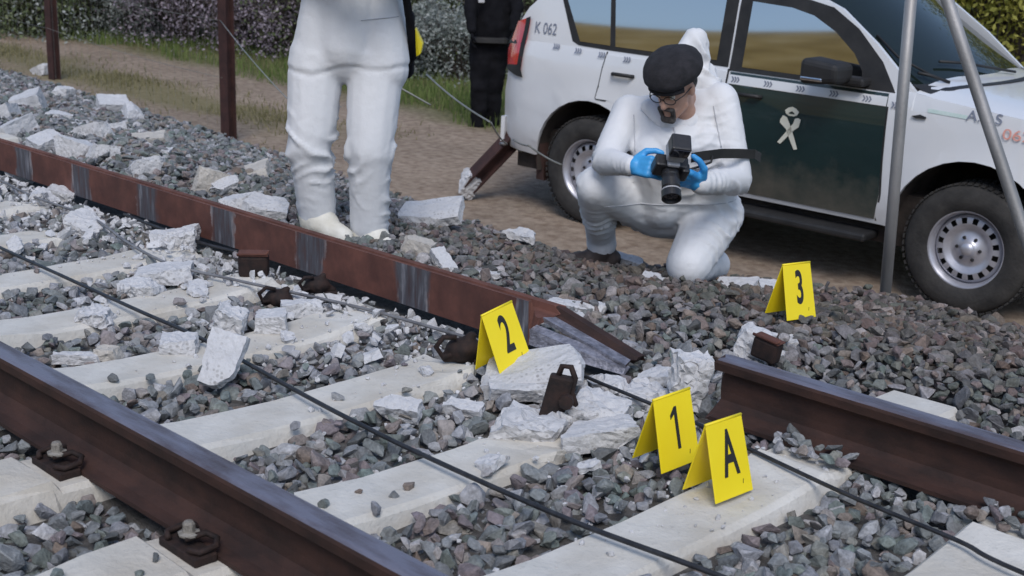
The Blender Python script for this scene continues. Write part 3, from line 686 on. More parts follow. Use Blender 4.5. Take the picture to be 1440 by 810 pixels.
# ------------------------------------------------------------------ evidence markers
def text_mesh(s, size, sx=1.0, ext=.0006, bold=0.0):
    c = bpy.data.curves.new('lettering', 'FONT'); c.body = s; c.size = size; c.extrude = ext; c.offset = bold; c.align_x = 'CENTER'; c.align_y = 'CENTER'
    t = bpy.data.objects.new('lettering_source', c); COL.objects.link(t); dg = bpy.context.evaluated_depsgraph_get()
    me = bpy.data.meshes.new_from_object(t.evaluated_get(dg)); bpy.data.objects.remove(t); bpy.data.curves.remove(c)
    me.transform(Matrix.Diagonal((sx, 1, 1, 1))); me.materials.clear(); return me
def marker(char, loc, rot, label):
    e = thing('evidence_marker', label, 'marker', loc, tuple(R(a) for a in rot), 'yellow evidence markers')
    w_, h, d, t = .071, .186, .055, .0035
    def panel(s):
        b = MB(); n_ = Vector((0, s*h, d)).normalized()*t
        c = [Vector((-w_, s*d, 0)), Vector((w_, s*d, 0)), Vector((w_-.004, s*.002, h)), Vector((-w_+.004, s*.002, h))]
        b.add(c+[q-n_ for q in c], [[0, 1, 2, 3], [7, 6, 5, 4], [0, 4, 5, 1], [1, 5, 6, 2], [2, 6, 7, 3], [3, 7, 4, 0]]); return bevel(b.mesh('panel'), .0012, 1)
    f = link('front_panel', panel(-1), MT['yellow'], e); link('back_panel', panel(1), MT['yellow'], e)
    MB().tube([(-w_+.004, 0, h-.001), (w_-.004, 0, h-.001)], .004, 8).build('ridge', MT['yellow'], e, True)
    tm = text_mesh(char, .160, .50, bold=.0035) if char != '1' else pmesh('numeral', [(x*.9, y, z) for z in (0, .0007) for x, y in ((-.006, -.056), (.006, -.056), (.006, .056), (-.004, .056), (-.022, .036), (-.022, .024), (-.006, .036))], [list(range(7))[::-1], list(range(7, 14))]+[[k, (k+1) % 7, 7+(k+1) % 7, 7+k] for k in range(7)]); o = link('numeral', tm, MT['black'], f)
    al = math.atan2(h, d)
    o.matrix_basis = Matrix.Translation((.003, -d*.46-.0012, h*.54+.0004)) @ Matrix.Rotation(al, 4, 'X')
    o = link('print_mark', text_mesh('/', .016, .9), MT['black'], f)
    o.matrix_basis = Matrix.Translation((.038, -d*.84-.0012, h*.16)) @ Matrix.Rotation(al, 4, 'X')
marker('A', (1.172, 1.045, .006), (0, 0, 86), 'yellow tent marker with the letter A standing on a cream sleeper')
marker('1', (.965, 1.10, .008), (4, -3, 84), 'yellow tent marker with the digit 1 next to marker A')
marker('2', (.205, 1.255, .035), (-3, -9, 92), 'yellow tent marker with the digit 2 behind a tilted concrete slab')
marker('3', (.50, 2.375, .050), (0, 2, 79), 'yellow tent marker with the digit 3 on the ballast shoulder')

# ------------------------------------------------------------------ people
def capsule(p0, r0, p1, r1, seg=14):
    p0 = Vector(p0); p1 = Vector(p1); ax = p1-p0; L_ = ax.length
    if L_ < 1e-5: ax = Vector((0, 0, 1)); 
    ax = ax.normalized(); a = ax.orthogonal().normalized(); b = ax.cross(a); rings = []
    for i in range(6): 
        th = math.pi/2*(1-i/5); rings.append((p0-ax*(r0*math.sin(th)), r0*math.cos(th)))
    for i in range(1, 5): rings.append((p0+(p1-p0)*(i/5), r0+(r1-r0)*i/5))
    for i in range(6):
        th = math.pi/2*i/5; rings.append((p1+ax*(r1*math.sin(th)), r1*math.cos(th)))
    V = []; F = []
    for c, r in rings:
        r = max(r, 1e-4)
        for k in range(seg): an = 2*math.pi*k/seg; V.append(c+(a*math.cos(an)+b*math.sin(an))*r)
    for i in range(len(rings)-1):
        for k in range(seg): F.append([i*seg+k, i*seg+(k+1) % seg, (i+1)*seg+(k+1) % seg, (i+1)*seg+k])
    F.append(list(range(seg))[::-1]); F.append(list(range((len(rings)-1)*seg, len(rings)*seg))); return V, F
def ellipsoid(c, r, m=None, seg=18):
    V, F = capsule((0, 0, 0), 1, (0, 0, 1e-4), 1, seg); m = m or Matrix.Identity(3)
    return [Vector(c)+m @ Vector((v.x*r[0], v.y*r[1], v.z*r[2])) for v in V], F
def blob(name, prims, voxel, mat, parent, smooth=6, wr=None, seed=0, folds=(), hem=None):
    b = MB()
    for p in prims:
        if p[0] == 'e': b.add(*ellipsoid(*p[1:]))
        else: b.add(*capsule(*p))
    me = b.mesh(name); o = bpy.data.objects.new(name, me); COL.objects.link(o)
    m = o.modifiers.new('r', 'REMESH'); m.mode = 'VOXEL'; m.voxel_size = voxel
    s = o.modifiers.new('s', 'SMOOTH'); s.factor = .5; s.iterations = smooth
    dg = bpy.context.evaluated_depsgraph_get(); out = bpy.data.meshes.new_from_object(o.evaluated_get(dg))
    bpy.data.objects.remove(o); bpy.data.meshes.remove(me)
    if wr:
        amp, fr, stretch = wr; nv = len(out.vertices)
        co = np.empty(nv*3, np.float32); no = np.empty(nv*3, np.float32); out.vertices.foreach_get('co', co); out.vertices.foreach_get('normal', no)
        co = co.reshape(-1, 3); no = no.reshape(-1, 3); d = np.empty(nv, np.float32); sv = Vector((seed*3.1, seed, 0))
        for i in range(nv):
            p = Vector((float(co[i, 0])*fr, float(co[i, 1])*fr, float(co[i, 2])*fr*stretch))+sv
            q = Vector((float(co[i, 0]), float(co[i, 1]), float(co[i, 2])))
            a = mnoise.noise(p); c = mnoise.noise(p*2.7+Vector((7, 3, 1)))
            v = amp*(.7*a-.35*math.exp(-(c/.08)**2)*(.5+.5*a))
            for (fc, ax, rad_, lam, fa) in folds:       # cloth bunching at a joint: sharp ridges across the limb
                dd = (q-fc).length
                if dd < rad_*2:
                    ph = (q-fc).dot(ax)/lam+1.5*mnoise.noise(q*4.5+fc*3)+.3*mnoise.noise(q*13)
                    r_ = 1-abs(math.sin(math.pi*ph)); m_ = min(1, max(0, .30+1.9*mnoise.noise(q*5.5-fc*2+sv)))
                    v += 1.7*fa*math.exp(-(dd/rad_)**2)*(1.9*r_*r_-.45)*m_
            if hem is not None:
                t_ = (q.z-(hem+.014*math.sin(q.x*9)+.01*math.sin(q.x*23+1)))/.012
                if t_ > 0: v += .006*min(1, t_)*max(0, 1-max(0, q.z-hem)/.22)
                elif t_ > -2: v -= .005*(1+t_/2)
            d[i] = v
        co += no*d[:, None]; out.vertices.foreach_set('co', co.ravel()); out.update()
    out.polygons.foreach_set('use_smooth', [True]*len(out.polygons)); out.name = name; out.materials.clear()
    return link(name, out, mat, parent)
def frame(f, up):      # columns: right, forward, up of a head/hand
    f = Vector(f).normalized(); up = Vector(up); r = f.cross(up).normalized(); u = r.cross(f)
    return Matrix((r, f, u)).transposed()
def hand_prims(wr, f, nrm, thumb_side, curl=35, s=1.0, spread=.0):
    """palm from the wrist along f, fingers curl towards nrm, thumb on thumb_side (+1/-1 along f x nrm)"""
    f = Vector(f).normalized(); nrm = Vector(nrm); nrm = (nrm-f*nrm.dot(f)).normalized(); sd = f.cross(nrm)*thumb_side; wr = Vector(wr); out = []
    for i, (o_, ln) in enumerate(((.030, .072), (.010, .080), (-.010, .074), (-.029, .058))):
        base = wr+f*.085*s+sd*o_*s; out.append((wr+sd*o_*.55*s, .016*s, base, .0145*s)); d = f.copy(); p = base
        for k, fr in enumerate((.45, .32, .23)):
            a = R(curl*(1.0 if k < 2 else .7)); d = (d*math.cos(a)+(nrm*math.cos(R(0)))*math.sin(a)).normalized() if k == 0 else (Matrix.Rotation(a, 3, f.cross(nrm)) @ d).normalized()
            q = p+d*ln*fr*s*1.05; out.append((p, (.0115-.0008*k)*s, q, (.0105-.0010*k)*s)); p = q
    t0 = wr+f*.02*s+sd*.028*s; t1 = t0+(sd*.8+f*.6+nrm*.25).normalized()*.042*s; t2 = t1+(sd*.25+f*.75+nrm*.55).normalized()*.034*s; t3 = t2+(f*.8+nrm*.6-sd*.15).normalized()*.026*s
    out += [(t0, .016*s, t1, .0135*s), (t1, .0125*s, t2, .0115*s), (t2, .0115*s, t3, .0095*s)]
    return out
def head_parts(parent, C, m, skin_body_prims):
    """head prims in world-of-parent coords; m = right,fwd,up"""
    def h(x, y, z): return C+m @ Vector((x, y, z))
    pr = [('e', h(0, -.012, .035), (.076, .096, .088), m), ('e', h(0, .018, -.035), (.062, .074, .080), m), (h(0, .05, -.095), .030, h(0, .062, -.085), .030),
          (h(.045, .02, -.07), .022, h(.015, .068, -.098), .022), (h(-.045, .02, -.07), .022, h(-.015, .068, -.098), .022),
          (h(0, .092, .012), .009, h(0, .108, -.030), .0145), (h(.016, .090, -.034), .009, h(-.016, .090, -.034), .009),
          (h(-.03, .080, -.060), .011, h(.03, .080, -.060), .011), (h(-.045, .072, .030), .012, h(.045, .072, .030), .012),
          ('e', h(.078, -.012, -.008), (.010, .022, .034), m), ('e', h(-.078, -.012, -.008), (.010, .022, .034), m),
          (h(0, -.02, -.06), .052, h(0, -.04, -.16), .056)]
    return pr+skin_body_prims, h

# --- kneeling photographer
D0 = 5.75
def person_frame(px, py, z):
    p = WZ(px, py, z); return Matrix.Translation(p) @ Matrix.Rotation(YAW, 4, 'Z')
MK = person_frame(940, 400, -.19); MKI = MK.inverted()
def K(px, py, D): return MKI @ W(px, py, D)
kn = thing('person', 'person in white coverall and black cap kneeling and photographing with a flash camera', 'person', matrix=MK)
sL, sR = K(884, 158, 5.88), K(1012, 142, 5.80); chest = K(950, 205, 5.78); pel = K(972, 292, 5.92); nb = K(962, 140, 5.82)
eL, wL = K(852, 228, 5.62), K(888, 233, 5.42); eR, wR = K(1036, 252, 5.66), K(985, 258, 5.42)
hL, hR = K(925, 298, 5.95), K(1005, 302, 5.88); kL, aL = K(838, 262, 5.72), K(845, 332, 6.02); kR, aR = K(967, 372, 5.62), K(1005, 372, 6.06)
suit = [(nb, .070, chest, .135), (sL, .078, chest, .12), (sR, .078, chest, .12), (chest, .155, pel, .155), (K(918, 215, 5.74), .100, K(930, 285, 5.84), .115), (K(988, 205, 5.74), .105, K(998, 288, 5.86), .125),
        (sL, .080, eL, .062), (eL, .062, wL, .044), (sR, .084, eR, .068), (eR, .068, wR, .046), (sL, .065, sR, .07),
        (hL, .120, kL, .088), (kL, .088, aL, .068), (hR, .130, kR, .100), (kR, .096, aR, .075), (hL, .12, hR, .13), (aL, .07, K(846, 344, 6.03), .070)]
def ud(a, b): return (b-a).normalized()
fk = [(eL, ud(sL, wL), .11, .045, .010), (eR, ud(sR, wR), .12, .045, .010), (sL+(eL-sL)*.4, ud(sL, eL), .10, .06, .006), (sR+(eR-sR)*.45, ud(sR, eR), .12, .06, .007), (wL+(eL-wL)*.3, ud(eL, wL), .08, .03, .006), (wR+(eR-wR)*.35, ud(eR, wR), .09, .03, .006),
      (hL, ud(hL, kL), .16, .06, .010), (hR, ud(hR, kR), .16, .06, .010), (kL, ud(kL, aL), .10, .05, .007), (kL+(aL-kL)*.6, ud(kL, aL), .13, .05, .008), (kR+(hR-kR)*.4, ud(hR, kR), .15, .07, .008), (pel, Vector((.25, 0, 1)).normalized(), .20, .055, .010), (K(915, 220, 5.66), Vector((.8, 0, .6)), .11, .05, .006), (K(995, 225, 5.66), Vector((-.7, 0, .7)), .12, .05, .006)]
o_suit = blob('coverall', suit, .010, MT['suit'], kn, 5, (.008, 5.0, 1.0), 3, fk)
thin = [(nb, .05, chest, .10), (chest, .11, pel, .11), (sL, .05, sR, .05), (sL, .045, eL, .04), (eL, .038, wL, .028), (sR, .045, eR, .04), (eR, .038, wR, .028), (hL, .07, kL, .055), (kL, .05, aL, .04), (hR, .07, kR, .055), (kR, .05, aR, .04)]
Hc = K(948, 122, 5.64); Hf = Vector((-.50, -.72, -.50)); Hm = frame(Hf, (-.10, -.25, 1))
prims, h = head_parts(kn, Hc, Hm, thin+[(Hc+Hm @ Vector((0, -.03, -.08)), .055, nb, .06)])
blob('body', prims, .0075, MT['skin'], kn, 3)
# cap: shallow wool crown with a short peak
cp = [('e', h(.0, -.015, .090), (.126, .142, .070), Hm), ('e', h(0, .025, .080), (.112, .110, .052), Hm), ('e', h(0, -.05, .055), (.094, .085, .06), Hm)]
c = blob('cap', cp, .009, MT['cap'], kn, 4, (.006, 14, 1), 5)
pk = MB(); n_ = 9
for lay, dz in ((0, 0), (1, -.007)):
    for i in range(n_):
        a = R(-62+124*i/(n_-1)); 
        pk.V.append(h(.094*math.sin(a), .012+.096*math.cos(a), .054+dz)); pk.V.append(h(.098*math.sin(a), .012+.112*math.cos(a), .046-.010*math.sin(a)**2+dz))
for i in range(n_-1):
    pk.F.append([2*i, 2*i+1, 2*i+3, 2*i+2]); b0 = 2*n_; pk.F.append([b0+2*i, b0+2*i+2, b0+2*i+3, b0+2*i+1]); pk.F.append([2*i+1, b0+2*i+1, b0+2*i+3, 2*i+3])
pk.build('peak', MT['cap'], c, True)
blob('beard', [(h(-.028, .094, -.050), .010, h(.028, .094, -.050), .010), (h(-.032, .090, -.052), .010, h(-.024, .082, -.095), .012), (h(.032, .090, -.052), .010, h(.024, .082, -.095), .012), (h(-.018, .086, -.108), .017, h(.018, .086, -.108), .017)], .005, MT['hair'], kn, 2)
blob('hair', [('e', h(0, -.045, .0), (.082, .075, .055), Hm)], .008, MT['hair'], kn, 2)
g = MB()
for s_ in (-1, 1):
    cx = .033*s_; g.tube([h(cx+.026*math.cos(a), .108-.010*abs(math.cos(a)+s_)*.3, .006+.019*math.sin(a)) for a in [2*math.pi*k/14 for k in range(15)]], .0022, 5)
    g.tube([h(.060*s_, .104, .010), h(.079*s_, .06, .012), h(.082*s_, -.01, .012)], .0024, 5)
g.tube([h(-.008, .111, .010), h(.008, .111, .010)], .0022, 5); gl = g.build('glasses', MT['dark'], kn, True)
for s_ in (-1, 1):
    e_ = MB().add(*ellipsoid(h(.033*s_, .080, .008), (.012, .012, .012))); e_.build('eye', MT['shoe_cover'], kn, True)
# hood hanging open behind the head
hp = [(K(940, 150, 5.86), .05, K(1004, 142, 5.84), .06), (K(966, 118, 5.88), .080, K(978, 66, 5.90), .060), (K(990, 108, 5.88), .062, K(1004, 146, 5.84), .062), (K(954, 82, 5.86), .042, K(976, 58, 5.90), .055)]
blob('hood', hp, .009, MT['suit'], kn, 4, (.020, 9, .8), 21, [(K(975, 90, 5.82), Vector((.8, 0, .6)), .12, .07, .014), (K(990, 120, 5.82), Vector((.3, 0, .95)).normalized(), .10, .05, .010)])
blob('collar', [(K(935, 172, 5.70), .03, K(965, 178, 5.70), .032), (K(965, 178, 5.70), .032, K(996, 150, 5.78), .036), (K(935, 172, 5.70), .03, K(912, 150, 5.78), .036)], .009, MT['suit'], kn, 3, (.008, 16, 1), 2)
# gloves on the camera
gL = hand_prims(wL, K(932, 236, 5.30)-wL, Vector((.55, .35, -.25)), 1, 38, 1.12)
blob('glove', gL+[(wL, .036, wL+(K(932, 236, 5.30)-wL).normalized()*.02, .034)], .0055, MT['glove'], kn, 2, (.003, 40, 1), 1)
gR = hand_prims(wR, K(950, 246, 5.33)-wR, Vector((-.1, .5, .45)), -1, 20, 1.2)
blob('glove', gR+[(wR, .037, wR+(K(948, 252, 5.34)-wR).normalized()*.02, .035)], .0055, MT['glove'], kn, 2, (.003, 40, 1), 2)
# boots
f_ = K(846, 350, 6.03); blob('boot', [(f_, .062, f_+Vector((-.03, 0, -.045)), .055), (f_+Vector((-.02, -.0, -.05)), .048, f_+Vector((-.17, -.05, -.058)), .042), (f_+Vector((.05, 0, -.045)), .045, f_+Vector((-.02, 0, -.055)), .046)], .010, MT['boot'], kn, 3)
f_ = aR; blob('boot', [(f_, .06, f_+Vector((.03, .10, -.03)), .05), (f_+Vector((.03, .1, -.03)), .045, f_+Vector((.0, .06, -.07)), .04)], .010, MT['boot'], kn, 3)

from mathutils.bvhtree import BVHTree
def seam_on(ob, pts, toworld_b, parent, name, rad=.0028, mat=None):
    bvh = BVHTree.FromPolygons([v.co for v in ob.data.vertices], [list(p.vertices) for p in ob.data.polygons]); out = []
    for p in pts:
        hit = bvh.ray_cast(p+Vector((0, -1.2, 0)), Vector((0, 1, 0)))
        if hit[0] is not None: out.append(hit[0]+Vector((0, -.0015, 0)))
    if len(out) > 2: MB().tube(out, rad, 5).build(name, mat or MT['seam'], parent, True)
suit_k = o_suit
def ln(f, a, b, D, n_=14): return [f(a[0]+(b[0]-a[0])*t/n_, a[1]+(b[1]-a[1])*t/n_, D) for t in range(n_+1)]
seam_on(suit_k, ln(K, (946, 178), (950, 200), 5.7), 0, kn, 'zip', .004); seam_on(suit_k, ln(K, (1004, 150), (1012, 205), 5.7), 0, kn, 'seam'); seam_on(suit_k, ln(K, (893, 165), (893, 212), 5.7), 0, kn, 'seam')
seam_on(suit_k, ln(K, (850, 290), (1040, 288), 5.7, 30), 0, kn, 'waist_seam', .0022)

# --- his flash camera (held: a thing of its own)
cc = W(942, 233, 5.30)
lens_dir = (W(945, 292, 5.16)-cc).normalized(); upc = (W(943, 196, 5.36)-cc); sidec = lens_dir.cross(upc).normalized(); upc = sidec.cross(lens_dir)
mc = Matrix((sidec, lens_dir, upc)).transposed().to_4x4(); mc.translation = cc          # x side, y lens, z flash
ca = thing('camera', 'black camera with long lens and flash held in blue gloves', 'camera', matrix=mc)
link('camera_body', bevel(MB().box((-.068, -.028, -.042), (.068, .030, .040)).mesh('camera_body'), .010, 2), MT['plastic'], ca)
link('grip', bevel(MB().box((-.074, .0, -.040), (-.040, .046, .036)).mesh('grip'), .010, 2), MT['plastic'], ca)
link('prism', bevel(MB().box((-.026, -.024, .038), (.026, .038, .058)).mesh('prism'), .008, 2), MT['greyplastic'], ca)
le = MB().lathe([(0, .028), (.034, .028), (.036, .05), (.033, .055), (.037, .075), (.037, .105), (.034, .110), (.039, .118), (.040, .158), (.034, .158), (.032, .148), (0, .146)], 26).build('lens', MT['plastic'], ca, False)
MB().lathe([(0, .150), (.020, .1492), (.032, .1475)], 22).build('front_glass', MT['lens'], le, True)
MB().lathe([(.0402, .120), (.0402, .126), (.0398, .126), (.0398, .120)], 26, closed=True).build('lens_ring', MT['greyplastic'], le)
fl = link('flash', bevel(MB().box((-.036, -.050, .062), (.036, .026, .105)).mesh('flash'), .006, 2), MT['greyplastic'], ca)
link('flash_head', bevel(MB().box((-.040, -.042, .106), (.040, .034, .165)).mesh('flash_head'), .008, 2), MT['plastic'], fl)
link('flash_window', MB().box((-.034, .0335, .112), (.034, .0365, .158)).mesh('flash_window'), MT['lens'], fl)
# neck strap looped round the forearm
sp = [W(972, 222, 5.36), W(990, 219, 5.43), W(1015, 216, 5.50), W(1040, 216, 5.58), W(1062, 217, 5.68), W(1070, 222, 5.84)]
sb = MB(); n_ = len(sp)
for lay in (0, 1):
    for p in sp:
        for dz in (.020, -.020): sb.V.append(p+Vector((0, 0, dz))+HF*(.004*lay))
for i in range(n_-1):
    b0 = 2*n_; sb.F += [[2*i, 2*i+1, 2*i+3, 2*i+2], [b0+2*i, b0+2*i+2, b0+2*i+3, b0+2*i+1], [2*i, 2*i+2, b0+2*i+2, b0+2*i], [2*i+1, b0+2*i+1, b0+2*i+3, 2*i+3]]
sb.F += [[0, 2*n_, 2*n_+1, 1]]
imc = mc.inverted(); sb.V = [imc @ v for v in sb.V]; sb.build('strap', MT['dark'], ca)
MB().tube([imc @ W(962, 240, 5.34), imc @ W(985, 234, 5.38), imc @ W(1000, 228, 5.45), imc @ W(1002, 219, 5.46)], .005, 6).build('strap_end', MT['dark'], ca, True)

# --- standing forensic officer
MS = person_frame(480, 338, -.045); MSI = MS.inverted()
DS = 5.82
def S(px, py, D=DS): return MSI @ W(px, py, D)
sd = thing('person', 'person in white hooded coverall and shoe covers standing behind the toppled rail', 'person', matrix=MS)
hip1, hip2 = S(447, 78), S(528, 78); kn1, kn2 = S(436, 205, 5.76), S(520, 212, 5.74); an1, an2 = S(446, 298), S(519, 320, 5.80)
wst = S(492, 20, 5.84); chs = S(496, -95, 5.84); nk = S(497, -170, 5.86); s1, s2 = S(437, -140, 5.86), S(556, -140, 5.84)
e1, e2 = S(425, -50, 5.72), S(572, -48, 5.66); w1, w2 = S(474, -45, 5.50), S(522, -42, 5.48)
suit = [(S(444, 100), .124, kn1, .100), (hip1, .12, S(444, 100), .124), (kn1, .097, an1, .088), (S(528, 100), .126, kn2, .102), (hip2, .12, S(528, 100), .126), (kn2, .098, an2, .088), (hip1, .12, hip2, .12), (S(487, 60), .15, wst, .17), (wst, .17, chs, .18), (S(446, 96), .118, S(459, 0), .108), (S(537, 96), .122, S(530, 0), .112), (S(459, 0), .108, S(462, -90), .12), (S(530, 0), .112, S(534, -90), .12),
        (chs, .17, nk, .09), (s1, .095, s2, .095), (s1, .09, e1, .07), (e1, .07, w1, .05), (s2, .09, e2, .07), (e2, .07, w2, .05)]
fs = [(kn1, Vector((.5, 0, .8)).normalized(), .16, .085, .011), (kn2, Vector((-.6, 0, .7)).normalized(), .16, .085, .011), (kn1+(an1-kn1)*.55, Vector((-.6, 0, .8)).normalized(), .15, .075, .009), (kn2+(an2-kn2)*.6, Vector((.7, 0, .7)).normalized(), .15, .075, .009),
      (an1+Vector((0, 0, .03)), Vector((0, .1, 1)).normalized(), .10, .035, .008), (an2+Vector((0, 0, .03)), Vector((.1, 0, 1)).normalized(), .10, .035, .008), (S(470, 112), Vector((.7, 0, .7)), .12, .06, .006), (S(510, 112), Vector((-.7, 0, .7)), .12, .06, .006), (S(452, 150), Vector((-.5, 0, .8)).normalized(), .10, .07, .005), (S(520, 20), Vector((.1, 0, 1)).normalized(), .12, .08, .006)]
cv = blob('coverall', suit, .011, MT['suit'], sd, 5, (.008, 4.0, .8), 11, fs, S(487, 93).z)
thin = [(hip1, .08, kn1, .055), (kn1, .055, an1, .04), (hip2, .08, kn2, .055), (kn2, .055, an2, .04), (hip1, .1, hip2, .1), (S(487, 60), .12, chs, .13), (chs, .12, nk, .06), (s1, .05, s2, .05), (s1, .05, e1, .04), (e1, .04, w1, .03), (s2, .05, e2, .04), (e2, .04, w2, .03)]
Hs = S(497, -238, 5.80); Hm2 = frame((.2, -1, -.15), (0, 0, 1)); prims, h2 = head_parts(sd, Hs, Hm2, thin+[(Hs, .05, nk, .06)])
blob('body', prims, .010, MT['skin'], sd, 3)
blob('hood', [('e', h2(0, -.03, .025), (.10, .115, .125), Hm2), (h2(0, -.04, -.08), .095, nk, .11)], .012, MT['suit'], sd, 4, (.008, 14, 1), 4)
blob('face_mask', [('e', h2(0, .072, -.05), (.058, .045, .055), Hm2)], .008, MT['shoe_cover'], sd, 2)
blob('glove', hand_prims(w1, Vector((.9, -.3, .1)), Vector((0, .2, -1)), 1, 25), .006, MT['glove'], sd, 2)
blob('glove', hand_prims(w2, Vector((-.9, -.3, .1)), Vector((0, .2, -1)), -1, 25), .006, MT['glove'], sd, 2)
for an, dx in ((an1, .07), (an2, .075)):
    blob('shoe_cover', [(an+Vector((0, 0, -.03)), .085, an+Vector((dx*.5, -.04, -.05)), .07), (an+Vector((.0, -.02, -.055)), .065, an+Vector((dx*1.9, -.11, -.085)), .046), (an+Vector((-.02, .05, -.06)), .06, an, .08)], .011, MT['shoe_cover'], sd, 4, (.008, 22, 1), 6)
seam_on(cv, ln(S, (512, 26), (562, 22), 5.8), 0, sd, 'pocket_seam', .0022)
# bag with yellow strobe slung on the hip
bgp = S(575, 60, 5.98); bag = thing('shoulder_bag', 'black shoulder bag with a yellow flap slung on the standing coverall', 'bag', matrix=MS @ Matrix.Translation(bgp))
link('bag_body', bevel(MB().box((-.40, -.02, -.16), (.02, .10, .14)).mesh('bag_body'), .03, 3), MT['uniform'], bag)
fl = MB().add([(.03, -.05, .07), (.065, -.05, -.0), (.055, -.06, -.045), (.03, -.05, -.06), (.03, .03, .07), (.065, .03, .0), (.055, .03, -.045), (.03, .03, -.06)], [[0, 1, 2, 3], [7, 6, 5, 4], [0, 4, 5, 1], [1, 5, 6, 2], [2, 6, 7, 3], [3, 7, 4, 0]])
link('yellow_flap', bevel(fl.mesh('yellow_flap'), .006, 2), MT['yellow'], bag)
iB = Matrix.Translation(-bgp)
MB().tube([iB @ S(548, -130, 5.72), iB @ S(560, -60, 5.70), iB @ S(570, -10, 5.72), iB @ S(578, 40, 5.78), iB @ S(580, 80, 5.86), iB @ S(572, 90, 5.98)], .018, 6).build('strap', MT['uniform'], bag, True)

# --- officer in black behind the car
MO = person_frame(690, 192, -.70); MOI = MO.inverted(); DO = 13.45
def O_(px, py, D=DO): return MOI @ W(px, py, D)
of = thing('person', 'officer in black uniform standing beyond the rear of the patrol car', 'person', matrix=MO)
a1, a2 = O_(672, 178), O_(693, 182, 13.6); k1, k2 = O_(674, 120, 13.4), O_(694, 122, 13.5); p1, p2 = O_(678, 62), O_(700, 62); wa = O_(692, 45); ch = O_(693, -10); nk = O_(692, -45)
so1, so2 = O_(668, -32), O_(718, -30)
body = [(p1, .135, k1, .095), (k1, .095, a1, .070), (p2, .135, k2, .095), (k2, .095, a2, .070), (p1, .13, p2, .13), (wa, .175, ch, .19), (ch, .17, nk, .08), (so1, .10, so2, .10), (O_(676, 40), .12, O_(680, -10), .13), (O_(706, 40), .12, O_(708, -10), .13),
        (so1, .085, O_(661, 10, 13.3), .065), (O_(661, 10, 13.3), .065, O_(664, 42, 13.2), .05), (so2, .085, O_(728, 8, 13.3), .065), (O_(728, 8, 13.3), .065, O_(722, 40, 13.2), .05)]
blob('uniform', body, .022, MT['uniform'], of, 4, (.02, 8, 1.6), 8)
Ho = O_(692, -82, 13.4); Hm3 = frame((.3, -1, -.1), (0, 0, 1)); prims, h3 = head_parts(of, Ho, Hm3, [(Ho, .05, nk, .06), (nk, .05, ch, .1), (ch, .1, wa, .1), (p1, .07, k1, .05), (k1, .05, a1, .04), (p2, .07, k2, .05), (k2, .05, a2, .04), (wa, .1, p1, .08), (wa, .1, p2, .08)])
blob('body', prims, .012, MT['skin'], of, 3)
blob('cap', [('e', h3(0, -.015, .075), (.095, .11, .05), Hm3), ('e', h3(0, .09, .05), (.06, .06, .012), Hm3)], .012, MT['uniform'], of, 3)
for hx, s_ in ((O_(664, 46, 13.2), 1), (O_(722, 44, 13.2), -1)): blob('hand', hand_prims(hx, (0, -.1, -1), (s_*.6, 0, 0), s_, 22), .008, MT['uniform'], of, 2)
for an in (a1, a2): blob('boot', [(an, .065, an+Vector((0, -.02, -.06)), .055), (an+Vector((0, 0, -.07)), .05, an+Vector((-.05, -.17, -.085)), .042)], .014, MT['uniform'], of, 3)
bl = MB(); 
link('belt', bevel(MB().box((-.19, -.21, -.03), (.19, .16, .03), Matrix.Translation(O_(690, 55))).mesh('belt'), .05, 3), MT['dark'], of)
link('badge', bevel(MB().box((-.03, -.006, -.02), (.03, .006, .02), Matrix.Translation(O_(677, 1, 13.22))).mesh('badge'), .004), MT['rubble'], of)

